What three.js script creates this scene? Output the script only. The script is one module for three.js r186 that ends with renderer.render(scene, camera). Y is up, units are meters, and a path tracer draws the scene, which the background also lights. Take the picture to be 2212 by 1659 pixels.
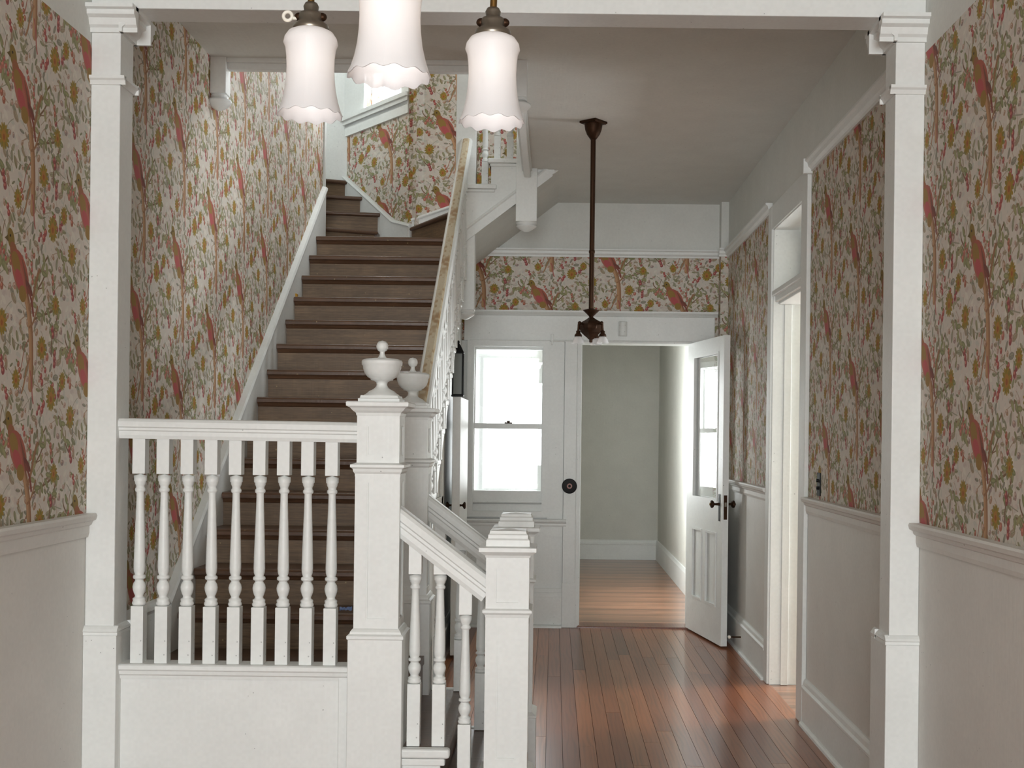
import * as THREE from 'three';
import { mergeGeometries } from 'three/addons/utils/BufferGeometryUtils.js';
import { RoundedBoxGeometry } from 'three/addons/geometries/RoundedBoxGeometry.js';
import { RectAreaLightUniformsLib } from 'three/addons/lights/RectAreaLightUniformsLib.js';

// ------------------------------------------------------------------ camera, sky, lights, exposure
RectAreaLightUniformsLib.init();
const scene = new THREE.Scene();
const W = 2212, H = 1659, FOCAL = 2600;
const camera = new THREE.PerspectiveCamera(2 * Math.atan(H / 2 / FOCAL) * 180 / Math.PI, W / H, 0.05, 80);
camera.position.set(0, 1.46, 0);
camera.rotation.z = 0.012;
camera.setViewOffset(W, H, -91, -115.5, W, H);
const renderer = new THREE.WebGLRenderer({ antialias: true });
renderer.toneMapping = THREE.LinearToneMapping;
renderer.toneMappingExposure = 1.13;
renderer.shadowMap.enabled = true;
scene.background = new THREE.Color(0.93, 0.97, 1.0);
scene.backgroundIntensity = 1.5;
// daylight that enters by each window (d = distance down the hall from the camera)
function daylight(name, x, y, d, w, h, dir, power, color = 0xf1f5f7) {
  const l = new THREE.RectAreaLight(color, power, w, h);
  l.name = name; l.position.set(x, y, -d); l.lookAt(x + dir[0], y + dir[1], -d + dir[2]); scene.add(l);
  return l;
}
daylight('front_window_daylight', -0.18, 1.7, -5.3, 2.5, 2.5, [0, 0, -1], 18);
daylight('hall_window_daylight', -0.34, 1.59, 11.06, 0.55, 1.12, [0, 0, 1], 9);
daylight('stair_window_daylight', -1.235, 4.65, 9.26, 0.5, 1.2, [-0.78, 0, 0.62], 26);
daylight('upper_window_daylight', 1.42, 4.9, 7.3, 1.1, 1.3, [-1, 0, 0], 9);
daylight('vestibule_window_daylight', -0.07, 1.56, 10.72, 0.6, 1.05, [1, 0, 0], 46);
daylight('side_room_window_daylight', 4.42, 1.6, 7.55, 1.0, 1.9, [-1, 0, 0], 30);

// ------------------------------------------------------------------ helpers
let seed = 7;
const rnd = () => { seed = (seed + 0x6d2b79f5) | 0; let t = Math.imul(seed ^ (seed >>> 15), 1 | seed); t = (t + Math.imul(t ^ (t >>> 7), 61 | t)) ^ t; return ((t ^ (t >>> 14)) >>> 0) / 4294967296; };
const rr = (a, b) => a + (b - a) * rnd();
const V = (x, y, d) => new THREE.Vector3(x, y, -d);
const used = {};
function numbered(name) { const n = used[name] = (used[name] ?? -1) + 1; return n ? name + '_' + String(n).padStart(3, '0') : name; }
function uvBox(g) {                                  // uv in metres, by the way each face looks
  g = g.index ? g.toNonIndexed() : g;
  const p = g.attributes.position, n = g.attributes.normal, uv = new Float32Array(p.count * 2);
  for (let i = 0; i < p.count; i++) {
    const x = p.getX(i), y = p.getY(i), z = p.getZ(i), nx = n.getX(i), ny = n.getY(i), nz = n.getZ(i), ax = Math.abs(nx), ay = Math.abs(ny), az = Math.abs(nz);
    if (ay > ax && ay > az) { uv[2 * i] = x; uv[2 * i + 1] = -z; }
    else if (ax > az) { uv[2 * i] = nx > 0 ? -z : z; uv[2 * i + 1] = y; }
    else { uv[2 * i] = nz > 0 ? x : -x; uv[2 * i + 1] = y; }
  }
  g.setAttribute('uv', new THREE.BufferAttribute(uv, 2));
  for (const k of Object.keys(g.attributes)) if (!['position', 'normal', 'uv'].includes(k)) g.deleteAttribute(k);
  return g;
}
function bx(x0, x1, y0, y1, d0, d1, r = 0) {         // box between planes; d counts away from the camera
  const w = x1 - x0, h = y1 - y0, t = d1 - d0;
  const g = r ? new RoundedBoxGeometry(w, h, t, 1, Math.min(r, w / 2.01, h / 2.01, t / 2.01)) : new THREE.BoxGeometry(w, h, t);
  return g.translate((x0 + x1) / 2, (y0 + y1) / 2, -(d0 + d1) / 2);
}
function join(list) { return list.length === 1 ? uvBox(list[0]) : mergeGeometries(list.map(uvBox)); }
function obj(name, list, mat, parent) {
  const m = new THREE.Mesh(join([].concat(list)), mat);
  m.castShadow = m.receiveShadow = true;
  if (parent) { m.name = name; parent.add(m); } else { m.name = numbered(name); scene.add(m); }
  return m;
}
function thing(name, label, category, pos = [0, 0, 0], group) {
  const o = new THREE.Group(); o.name = numbered(name); o.position.set(pos[0], pos[1], -pos[2]); scene.add(o);
  o.userData = { label, category }; if (group) o.userData.group = group;
  return o;
}
function tag(o, label, category, group) { Object.assign(o.userData, { label, category }); if (group) o.userData.group = group; return o; }
function struct(name, label) { const o = new THREE.Group(); o.name = numbered(name); o.userData.kind = 'structure'; if (label) o.userData.label = label; scene.add(o); return o; }
function prism(pts, a, b, c, o, len, holes) {        // polygon in (a, b), pushed along c
  const s = new THREE.Shape(pts.map((p) => new THREE.Vector2(p[0], p[1])));
  for (const h of holes ?? []) s.holes.push(new THREE.Path(h.map((p) => new THREE.Vector2(p[0], p[1]))));
  const g = new THREE.ExtrudeGeometry(s, { depth: len, bevelEnabled: false });
  return g.applyMatrix4(new THREE.Matrix4().makeBasis(a, b, c).setPosition(o));
}
const UPV = new THREE.Vector3(0, 1, 0), XV = new THREE.Vector3(1, 0, 0), ZV = new THREE.Vector3(0, 0, 1);
function run(p0, p1, out, profile) {                 // moulding: profile of [out, up] swept from p0 to p1
  let c = p1.clone().sub(p0); const len = c.length(); c.normalize();
  let o = p0; const a = out.clone().addScaledVector(c, -out.dot(c)).normalize();
  let b = c.clone().cross(a); if (b.y < 0) { c.negate(); o = p1; b = c.clone().cross(a); }
  return prism(profile, a, b, c, o, len);
}
const runZ = (x, y, d0, d1, side, pr) => run(V(x, y, d0), V(x, y, d1), new THREE.Vector3(side, 0, 0), pr);
const runX = (d, y, x0, x1, pr, side = 1) => run(V(x0, y, d), V(x1, y, d), new THREE.Vector3(0, 0, side), pr);
function frame(x0, x1, y0, y1, holes, d0, d1) {      // board facing the camera with rectangular holes, from d0 (front) to d1
  const R = (h) => [[h[0], h[2]], [h[1], h[2]], [h[1], h[3]], [h[0], h[3]]];
  return prism(R([x0, x1, y0, y1]), XV, UPV, ZV, V(0, 0, d1), d1 - d0, holes.map(R));
}
function lathe(pts, seg = 24) {
  const g = new THREE.LatheGeometry(pts.map((p) => new THREE.Vector2(Math.max(p[0], 0.0001), p[1])), seg);
  return g;
}
function square(pts) {                               // four-sided stack of mouldings: [half width, y]
  const g = new THREE.LatheGeometry(pts.map((p) => new THREE.Vector2(Math.max(p[0], 0.0001) * Math.SQRT2, p[1])), 4, Math.PI / 4).toNonIndexed();
  g.computeVertexNormals(); return g;
}
function rot(g, ax, a) { return ax === 'x' ? g.rotateX(a) : ax === 'y' ? g.rotateY(a) : g.rotateZ(a); }
const T = (g, x, y, d) => g.translate(x, y, -d);

// ------------------------------------------------------------------ procedural materials
function hash(x, y, s) { let h = Math.imul(x, 374761393) + Math.imul(y, 668265263) + Math.imul(s, 1274126177) | 0; h = Math.imul(h ^ (h >>> 13), 1274126177); return ((h ^ (h >>> 16)) >>> 0) / 4294967296; }
function vnoise(x, y, px, py, s) {                   // tiling value noise with periods px, py
  const ix = Math.floor(x), iy = Math.floor(y), fx = x - ix, fy = y - iy, u = fx * fx * (3 - 2 * fx), v = fy * fy * (3 - 2 * fy), m = (a, b) => ((a % b) + b) % b;
  const a = hash(m(ix, px), m(iy, py), s), b = hash(m(ix + 1, px), m(iy, py), s), c = hash(m(ix, px), m(iy + 1, py), s), d = hash(m(ix + 1, px), m(iy + 1, py), s);
  return a + (b - a) * u + (c - a) * v + (a - b - c + d) * u * v;
}
function dataTex(n, m, f, color, rx, ry) {           // f(u, v) in 0..1 -> value or [r, g, b]; covers rx by ry metres
  const data = new Uint8Array(n * m * 4);
  for (let y = 0; y < m; y++) for (let x = 0; x < n; x++) {
    const c = f(x / n, y / m), q = (y * n + x) * 4;
    for (let k = 0; k < 3; k++) data[q + k] = Math.max(0, Math.min(255, 255 * (Array.isArray(c) ? c[k] : c)));
    data[q + 3] = 255;
  }
  const t = new THREE.DataTexture(data, n, m); t.wrapS = t.wrapT = THREE.RepeatWrapping; t.magFilter = THREE.LinearFilter; t.minFilter = THREE.LinearMipmapLinearFilter; t.generateMipmaps = true;
  if (color) t.colorSpace = THREE.SRGBColorSpace; t.repeat.set(1 / rx, 1 / ry); t.needsUpdate = true; return t;
}
const M = {};
// brushed paint: faint streaks of relief and of gloss, a few specks of dirt and chips
const paintBump = dataTex(512, 512, (u, v) => 0.5 + 0.3 * (vnoise(u * 90, v * 9, 90, 9, 1) - 0.5) + 0.35 * (vnoise(u * 24, v * 24, 24, 24, 2) - 0.5), false, 0.7, 0.7);
const specks = []; for (let i = 0; i < 40; i++) specks.push([rnd(), rnd(), rr(0.0008, 0.0017), rr(0.45, 0.85)]);
const paintMap = (r, g, b) => dataTex(1024, 1024, (u, v) => {
  let k = 1 + 0.022 * (vnoise(u * 12, v * 12, 12, 12, 4) - 0.5) + 0.02 * (vnoise(u * 120, v * 120, 120, 120, 5) - 0.5);
  for (const s of specks) { const dx = u - s[0], dy = v - s[1]; if (dx * dx + dy * dy < s[2] * s[2] * (0.6 + vnoise(u * 300, v * 300, 300, 300, 8))) k *= s[3]; }
  return [r * k, g * k, b * k];
}, true, 1.3, 1.3);
M.white = new THREE.MeshStandardMaterial({ name: 'white_paint', map: paintMap(0.905, 0.915, 0.905), roughness: 0.42, bumpMap: paintBump, bumpScale: 0.0006 });
M.wain = new THREE.MeshStandardMaterial({ name: 'wainscot_paint', map: paintMap(0.87, 0.865, 0.845), roughness: 0.5, bumpMap: paintBump, bumpScale: 0.0008 });
M.ceil = new THREE.MeshStandardMaterial({ name: 'ceiling_paint', map: paintMap(0.865, 0.87, 0.85), roughness: 0.85, bumpMap: paintBump, bumpScale: 0.0008 });
M.plaster = new THREE.MeshStandardMaterial({ name: 'vestibule_paint', map: paintMap(0.83, 0.83, 0.80), roughness: 0.8, bumpMap: paintBump, bumpScale: 0.001 });
// worn handrail: paint rubbed to the wood in blotches
M.worn = new THREE.MeshStandardMaterial({ name: 'worn_paint', roughness: 0.5, bumpMap: paintBump, bumpScale: 0.0008, map: dataTex(512, 512, (u, v) => {
  const a = vnoise(u * 9, v * 5, 9, 5, 21) * 0.6 + vnoise(u * 40, v * 24, 40, 24, 22) * 0.4, w = 0.12 + 0.8 * Math.max(0, Math.min(1, (a - 0.46) * 4)), q = vnoise(u * 70, v * 70, 70, 70, 23) > 0.965 ? 0.5 : 1;
  return [(0.80 * (1 - w) + 0.60 * w) * q, (0.76 * (1 - w) + 0.47 * w) * q, (0.66 * (1 - w) + 0.32 * w) * q];
}, true, 0.5, 0.5) });
// dark painted stair timber with long grain, scuffs and tiny chips of pale paint
const chips = []; for (let i = 0; i < 34; i++) chips.push([rnd(), rnd(), rr(0.002, 0.006)]);
const stairTex = (r, g, b, s) => dataTex(1024, 512, (u, v) => {
  const grain = vnoise(u * 6, v * 150, 6, 150, s) - 0.5, scuff = vnoise(u * 14, v * 10, 14, 10, s + 1), fine = vnoise(u * 60, v * 220, 60, 220, s + 2) - 0.5;
  const k = 1 + 0.20 * grain + 0.16 * fine + 0.28 * Math.max(0, scuff - 0.55);
  for (const c of chips) { const dx = (u - c[0]) * 1.6, dy = (v - c[1]) * 0.8; if (dx * dx + dy * dy < c[2] * c[2] * vnoise(u * 200, v * 100, 200, 100, 9)) return [0.66, 0.58, 0.42]; }
  return [r * k, g * k, b * k];
}, true, 1.6, 0.8);
M.riser = new THREE.MeshStandardMaterial({ name: 'stair_riser_paint', map: stairTex(0.45, 0.365, 0.275, 31), roughness: 0.5, bumpMap: paintBump, bumpScale: 0.0008 });
M.tread = new THREE.MeshStandardMaterial({ name: 'stair_tread_paint', map: stairTex(0.37, 0.27, 0.20, 41), roughness: 0.32, bumpMap: paintBump, bumpScale: 0.0008 });
// heart pine boards
const grainTex = dataTex(256, 1024, (u, v) => {
  const w = vnoise(u * 5, v * 6, 5, 6, 51) * 1.4, ring = 0.5 + 0.5 * Math.sin(2 * Math.PI * (u * 7 + w)), fib = vnoise(u * 110, v * 10, 110, 10, 52), big = vnoise(u * 3, v * 5, 3, 5, 53);
  const k = 0.72 + 0.14 * ring + 0.16 * fib + 0.16 * big; return [k, k * 0.985, k * 0.97];
}, true, 0.16, 1.7);
const boardColours = [[0.33, 0.105, 0.032], [0.27, 0.082, 0.026], [0.38, 0.135, 0.042], [0.22, 0.062, 0.02], [0.31, 0.11, 0.038], [0.17, 0.045, 0.016]];
M.boards = boardColours.map((c, i) => new THREE.MeshPhysicalMaterial({ name: 'pine_board_' + i, map: grainTex, color: new THREE.Color(c[0], c[1], c[2]), roughness: 0.32, clearcoat: 0.3, clearcoatRoughness: 0.12 }));
M.gap = new THREE.MeshStandardMaterial({ name: 'board_gap', color: 0x160a06, roughness: 0.9 });
M.vestFloor = new THREE.MeshPhysicalMaterial({ name: 'vestibule_boards', roughness: 0.32, clearcoat: 0.5, clearcoatRoughness: 0.2, map: dataTex(512, 1024, (u, v) => {
  const row = Math.floor(v * 14), tone = 0.8 + 0.3 * hash(row, 3, 61), edge = (v * 14) % 1 < 0.05 ? 0.55 : 1, g = 0.86 + 0.28 * vnoise(u * 8, v * 160, 8, 160, 62); return [0.60 * tone * edge * g, 0.43 * tone * edge * g, 0.33 * tone * edge * g];
}, true, 1.2, 1.12) });
M.glass = new THREE.MeshPhysicalMaterial({ name: 'window_glass', color: 0xffffff, transmission: 1, thickness: 0, roughness: 0, ior: 1.5 });
M.clearGlass = new THREE.MeshPhysicalMaterial({ name: 'shade_glass', color: 0xfafafa, transmission: 0.7, thickness: 0, roughness: 0.18, ior: 1.5 });
M.opal = new THREE.MeshPhysicalMaterial({ name: 'frosted_shade_glass', color: 0xe6e5e6, transmission: 0.25, thickness: 0, roughness: 0.5, ior: 1.45, emissive: 0xfff4ea, emissiveIntensity: 0.03 });
M.bulb = new THREE.MeshStandardMaterial({ name: 'lamp_bulb', color: 0xffffff, emissive: 0xfff2e0, emissiveIntensity: 0.6 });
M.bronze = new THREE.MeshStandardMaterial({ name: 'aged_bronze', color: 0x3b2616, metalness: 0.75, roughness: 0.5, bumpMap: paintBump, bumpScale: 0.0015 });
M.iron = new THREE.MeshStandardMaterial({ name: 'black_iron', color: 0x0f0f10, metalness: 0.5, roughness: 0.5 });
M.nickel = new THREE.MeshStandardMaterial({ name: 'tarnished_nickel', color: 0x8a8378, metalness: 0.9, roughness: 0.32 });
M.brass = new THREE.MeshStandardMaterial({ name: 'old_brass', color: 0x7a5c32, metalness: 0.85, roughness: 0.4 });
M.cream = new THREE.MeshStandardMaterial({ name: 'cream_plastic', color: 0xe6e3d8, roughness: 0.4 });
M.lanternGlass = new THREE.MeshPhysicalMaterial({ name: 'lantern_glass', color: 0x8d938d, roughness: 0.25, transmission: 0.35, thickness: 0 });
M.blue = new THREE.MeshStandardMaterial({ name: 'blue_scrap', color: 0x7488b4, roughness: 0.7 });
M.dark = new THREE.MeshStandardMaterial({ name: 'dark_void', color: 0x2a2522, roughness: 0.9 });
M.ochre = new THREE.MeshStandardMaterial({ name: 'ochre_paint', color: 0xb98a1e, roughness: 0.6 });

// wallpaper: red birds on tawny boughs, ochre flowers, berries, pale leaves on cream; half-drop repeat 1.04 m by 0.56 m
function wallpaper() {
  const PX = 1500, w = Math.round(1.04 * PX), h = Math.round(0.56 * PX), c = document.createElement('canvas'); c.width = w; c.height = h;
  const g = c.getContext('2d'); g.fillStyle = '#d2cabf'; g.fillRect(0, 0, w, h);
  seed = 99;
  const stamp = (x, y, f) => {                       // both halves of the half drop, wrapped round the tile
    for (const [ox, oy] of [[0, 0], [0.52, 0.28]]) for (let i = -1; i <= 1; i++) for (let j = -1; j <= 1; j++) {
      const X = ((x + ox) % 1.04) + i * 1.04, Y = ((y + oy) % 0.56) + j * 0.56;
      if (X < -0.35 || X > 1.39 || Y < -0.45 || Y > 1.01) continue;
      g.save(); g.scale(PX, PX); g.translate(X, Y); f(); g.restore();
    }
  };
  const ell = (x, y, a, b, r, col) => { g.fillStyle = col; g.beginPath(); g.ellipse(x, y, a, b, r, 0, 7); g.fill(); };
  const stroke = (pts, wd, col) => { g.strokeStyle = col; g.lineWidth = wd; g.lineCap = 'round'; g.beginPath(); g.moveTo(pts[0], pts[1]); g.bezierCurveTo(...pts.slice(2)); g.stroke(); };
  const tint = (cols) => cols[Math.floor(rnd() * cols.length)];
  // mottled ground
  for (let i = 0; i < 700; i++) { const x = rnd() * 1.04, y = rnd() * 0.56, r = rr(0.005, 0.018), a = rnd() * 3, col = tint(['rgba(212,196,186,.55)', 'rgba(186,190,178,.5)', 'rgba(222,216,204,.6)', 'rgba(196,182,174,.45)']); stamp(x, y, () => ell(0, 0, r, r * 0.5, a, col)); }
  // fine curling stems
  for (let i = 0; i < 46; i++) {
    const x = rnd() * 0.52, y = rnd() * 0.56, a = rr(-2.8, -0.3), l = rr(0.05, 0.13), k = rr(-0.05, 0.05), col = tint(['#a59682', '#ab9c8a', '#9c9784', '#ab927c']), wd = rr(0.002, 0.0042);
    const ex = Math.cos(a) * l, ey = Math.sin(a) * l; stamp(x, y, () => stroke([0, 0, ex * 0.3 + k, ey * 0.3, ex * 0.7 + k, ey * 0.7, ex, ey], wd, col));
  }
  // pale leaves and buds
  for (let i = 0; i < 180; i++) {
    const x = rnd() * 0.52, y = rnd() * 0.56, l = rr(0.010, 0.022), a = rnd() * 6.3, col = tint(['#93906f', '#a29a7e', '#97937c', '#858467', '#8f8a7c', '#a3917a', '#8b8560', '#9b9a84', '#a38a72']), f = rr(0.32, 0.55);
    stamp(x, y, () => { ell(0, 0, l, l * f, a, col); ell(l * 0.1, -l * 0.1, l * 0.6, l * f * 0.45, a, 'rgba(190,188,160,.35)'); g.strokeStyle = 'rgba(84,74,54,.5)'; g.lineWidth = 0.0014; g.beginPath(); g.moveTo(-Math.cos(a) * l, -Math.sin(a) * l); g.lineTo(Math.cos(a) * l, Math.sin(a) * l); g.stroke(); });
  }
  for (let i = 0; i < 85; i++) { const x = rnd() * 0.52, y = rnd() * 0.56, r = rr(0.008, 0.015), a = rnd() * 3, col = tint(['#b7978a', '#a58b84', '#b38c78', '#988682', '#ab8a70']); stamp(x, y, () => { ell(0, 0, r, r * 0.75, a, col); ell(-r * 0.2, -r * 0.2, r * 0.55, r * 0.42, a, '#cbb4a3'); ell(0, 0, r * 0.22, r * 0.2, a, '#8c6f5c'); }); }
  // twigs with leaves
  for (const [x, y, a, l] of [[0.30, 0.30, -0.9, 0.17], [0.32, 0.34, -0.35, 0.17], [0.09, 0.48, -2.2, 0.15], [0.42, 0.12, 2.3, 0.15], [0.14, 0.20, -2.6, 0.13], [0.46, 0.44, -1.3, 0.18], [0.05, 0.08, 0.9, 0.13]]) {
    const ex = Math.cos(a) * l, ey = Math.sin(a) * l;
    stamp(x, y, () => { stroke([0, 0, ex * 0.25 - 0.03, ey * 0.4, ex * 0.7 + 0.02, ey * 0.6, ex, ey], 0.0072, '#7d6047'); stroke([ex * 0.5, ey * 0.5, ex * 0.6, ey * 0.4 - 0.02, ex * 0.6, ey * 0.3 - 0.03, ex * 0.8, ey * 0.2 - 0.05], 0.004, '#85684d'); });
    for (let k = 1; k <= 6; k++) { const s = k / 6, la = rr(0, 6), col = tint(['#8b8a62', '#96916b', '#82845e', '#9d936c']); stamp(x + ex * s + rr(-0.02, 0.02), y + ey * s + rr(-0.02, 0.02), () => { ell(0, 0, 0.021, 0.009, la, col); ell(0, 0, 0.014, 0.004, la, 'rgba(170,170,120,.5)'); }); }
  }
  // berries and small red flowers
  for (let i = 0; i < 24; i++) {
    const x = rnd() * 0.52, y = rnd() * 0.56, col = tint(['#a35450', '#ad6258', '#98504f', '#b07262', '#a26651']), r = rr(0.009, 0.014), n = 1 + Math.floor(rnd() * 2.6), dx = rr(-0.016, 0.016);
    stamp(x, y, () => { for (let k = 0; k < n; k++) { ell(dx * k, 0.019 * k, r * 0.85, r, 0.3, col); ell(dx * k - r * 0.2, 0.019 * k - r * 0.25, r * 0.34, r * 0.4, 0.3, 'rgba(222,150,130,.75)'); } ell(-r, -r * 0.9, r * 0.9, r * 0.35, 0.6, '#7f8558'); });
  }
  // ochre blooms
  for (const [x, y, r] of [[0.46, 0.02, 0.034], [0.10, 0.36, 0.032], [0.385, 0.42, 0.031], [0.03, 0.24, 0.025], [0.20, 0.53, 0.025], [0.49, 0.27, 0.026]]) {
    const o = rr(0, 3); stamp(x, y, () => { for (let k = 0; k < 14; k++) { const a = o + k * Math.PI / 7; ell(Math.cos(a) * r * 0.62, Math.sin(a) * r * 0.8, r * 0.5, r * 0.2, a, k % 2 ? '#9d8130' : '#8b7b33'); } ell(0, 0, r * 0.5, r * 0.6, 0, '#ab7a34'); ell(0, r * 0.1, r * 0.22, r * 0.28, 0, '#9c5b2e'); });
  }
  // bough under the bird
  stamp(0.24, 0.20, () => {
    const tr = (o, wd, col) => stroke([o + 0.005, 0.035, 0.035 + o, 0.10, 0.07 + o, 0.16, 0.055 + o, 0.35], wd, col);
    tr(0.008, 0.032, '#ac835f'); tr(0.0, 0.011, '#bd946e'); tr(0.019, 0.006, '#8c6142');
    stroke([0.05, 0.10, 0.09, 0.06, 0.08, 0.02, 0.12, -0.03], 0.014, '#9a7150'); stroke([0.05, 0.16, 0.085, 0.15, 0.09, 0.12, 0.11, 0.09], 0.009, '#9a7150');
    stroke([0.056, 0.26, 0.02, 0.30, 0.03, 0.33, 0.0, 0.37], 0.009, '#a37957'); stroke([0.06, 0.30, 0.08, 0.34, 0.07, 0.37, 0.085, 0.40], 0.008, '#ab635a'); stroke([0.045, 0.2, 0.0, 0.24, 0.01, 0.27, -0.01, 0.3], 0.005, '#a06a58');
  });
  // the bird: olive head, rose body, dark barred wing
  stamp(0.24, 0.20, () => {
    g.scale(1.35, 1.2);
    ell(-0.062, -0.082, 0.017, 0.028, -0.3, '#8a7234'); ell(-0.047, -0.050, 0.018, 0.028, -0.45, '#9a6343');
    g.fillStyle = '#6b5930'; g.beginPath(); g.moveTo(-0.078, -0.09); g.lineTo(-0.094, -0.080); g.lineTo(-0.074, -0.072); g.fill(); ell(-0.066, -0.090, 0.0035, 0.0035, 0, '#2e2418');
    ell(-0.014, -0.004, 0.037, 0.062, -0.55, '#a85d4c'); ell(-0.024, 0.002, 0.024, 0.048, -0.55, '#b06858'); ell(-0.036, -0.026, 0.019, 0.030, -0.5, '#97773c');
    ell(-0.018, 0.016, 0.017, 0.030, -0.6, '#b45656');
    for (let k = 0; k < 6; k++) stroke([-0.004 + k * 0.005, -0.038 + k * 0.008, 0.008 + k * 0.005, -0.01 + k * 0.01, 0.014 + k * 0.003, 0.012 + k * 0.008, 0.020 + k * 0.002, 0.03 + k * 0.006], 0.0036, '#82503f');
    ell(0.0, 0.05, 0.019, 0.022, -0.3, '#96763a'); ell(0.034, 0.03, 0.026, 0.009, 0.8, '#77443a'); stroke([0.024, 0.03, 0.044, 0.05, 0.054, 0.07, 0.058, 0.10], 0.009, '#86483c');
  });
  const t = new THREE.CanvasTexture(c); t.wrapS = t.wrapT = THREE.RepeatWrapping; t.colorSpace = THREE.SRGBColorSpace; t.repeat.set(1 / 1.04, 1 / 0.56); t.anisotropy = 8;
  return t;
}
const paper = wallpaper(); seed = 1234;
const shifted = (du, dv) => { const t = paper.clone(); t.offset.set(-du / 1.04, -dv / 0.56); return t; };
M.paper = new THREE.MeshStandardMaterial({ name: 'bird_wallpaper', map: paper, roughness: 0.72 });
M.paperLeft = new THREE.MeshStandardMaterial({ name: 'bird_wallpaper_left', map: shifted(-0.11, 0.19), roughness: 0.72 });
M.paperBack = new THREE.MeshStandardMaterial({ name: 'bird_wallpaper_back', map: shifted(-0.34, -0.06), roughness: 0.72 });
M.paperRight = new THREE.MeshStandardMaterial({ name: 'bird_wallpaper_right', map: shifted(0.21, -0.02), roughness: 0.72 });

// ------------------------------------------------------------------ the room: sizes in metres
const XL = -1.67, XR = 1.31, YC = 3.267, YP = 2.84, YR = 1.17, DB = 9.256, DC0 = 4.30, DC1 = 4.43, YU = 3.48, YT = 6.1, DN = -5.6;
const chairRail = [[0, -0.085], [0.010, -0.085], [0.014, -0.070], [0.014, -0.045], [0.022, -0.040], [0.026, -0.028], [0.038, -0.022], [0.042, -0.008], [0.038, 0], [0, 0]];
const pictureRail = [[0, 0], [0.010, 0], [0.013, 0.012], [0.026, 0.024], [0.030, 0.042], [0.042, 0.050], [0.042, 0.060], [0, 0.060]];
const baseCap = [[0, 0], [0.022, 0], [0.022, 0.178], [0.027, 0.184], [0.027, 0.196], [0.018, 0.206], [0.014, 0.224], [0.007, 0.236], [0, 0.238]];
const shoe = [[0, 0], [0.038, 0], [0.036, 0.012], [0.029, 0.019], [0.021, 0.021], [0, 0.021]];

// floor of single boards where the picture shows them
{
  const f = struct('floor');
  obj('subfloor', bx(XL - 0.15, XR + 0.15, -0.12, -0.016, DN, DB + 0.25), M.gap, f);
  const bw = 0.0785;
  for (let row = 0, x = XL; x < XR - 0.002; row++, x += bw) {
    const x1 = Math.min(XR, x + bw);
    let d = DN, cut = 4.35, first = true;
    while (d < DB - 0.01) {
      const l = first ? cut - d + rr(0, 1.6) : rr(1.4, 3.4), e = d + l > DB - 0.7 ? DB : d + l;
      const g = uvBox(bx(x + 0.0009, x1 - 0.0009, -0.016, -rr(0, 0.0006), d + 0.0006, e - 0.0006)), uv = g.attributes.uv, ou = rnd() * 5, ov = rnd() * 9;
      for (let i = 0; i < uv.count; i++) uv.setXY(i, uv.getX(i) + ou, uv.getY(i) + ov);
      const k = rnd(), mt = M.boards[k < 0.3 ? 0 : k < 0.5 ? 1 : k < 0.66 ? 2 : k < 0.8 ? 4 : k < 0.93 ? 3 : 5];
      const m = new THREE.Mesh(g, mt); m.name = 'floor_board'; m.receiveShadow = true; f.add(m);
      d = e; first = false;
    }
  }
  const v = struct('floor'); obj('boards', bx(0.0, 1.45, -0.1, -0.001, DB + 0.19, 14.6), M.vestFloor, v);
  obj('threshold', bx(0.19, 1.05, -0.01, 0.012, DB - 0.01, DB + 0.2, 0.006), M.boards[5], v);
  const s = struct('floor'); obj('boards', bx(XR - 0.001, 4.4, -0.1, -0.001, 5.2, 8.2), M.vestFloor, s);
}
// ceilings
{
  const c = struct('ceiling');
  obj('plaster', [bx(XL - 0.15, XR + 0.15, YC, YU, DN, 5.81), bx(-0.19, XR + 0.15, YC, YU, 5.81, DB + 0.2)], M.ceil, c);
  const u = struct('ceiling'); obj('plaster', bx(-3.4, XR + 0.3, YT, YT + 0.15, DN, 10.2), M.ceil, u);
  const v = struct('ceiling'); obj('plaster', bx(-0.1, 1.45, 3.2, 3.32, DB + 0.19, 14.75), M.plaster, v);
  const s = struct('ceiling'); obj('plaster', bx(XR + 0.15, 4.5, 3.2, 3.3, 5.05, 8.35), M.plaster, s);
}
// left wall: papered above a painted dado near the camera, papered full height up the stairs
{
  const w = struct('wall_left');
  obj('dado', bx(XL - 0.15, XL, 0, YR - 0.05, DN, DC0 + 0.03), M.wain, w);
  obj('paper', [bx(XL - 0.15, XL, YR - 0.05, YP + 0.01, DN, DC0 + 0.03), bx(XL - 0.15, XL, 0.3, YT, DC0 + 0.03, 8.58)], M.paperLeft, w);
  obj('frieze', bx(XL - 0.15, XL, YP + 0.01, YC, DN, DC0 + 0.03), M.ceil, w);
  obj('end_post', bx(XL - 0.15, XL + 0.012, 2.6, YT, 8.58, 8.63, 0.004), M.white, w);
  obj('upper_paper', bx(XL - 0.15, XL, YC, YT, DN, DC0 + 0.03), M.ceil, w);
  const t1 = struct('trim_1'); obj('chair_rail', runZ(XL, YR, DN, DC0 + 0.005, 1, chairRail), M.wain, t1);
  const t2 = struct('trim_2'); obj('picture_rail_stub', runZ(XL, 2.65, DC1 + 0.01, DC1 + 0.13, 1, [[0, 0], [0.02, 0], [0.045, 0.05], [0.045, 0.075], [0, 0.075]]), M.white, t2);
  const b = struct('baseboard_left'); obj('board', runZ(XL, 0, DN, DC0, 1, baseCap), M.white, b);
}
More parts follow.
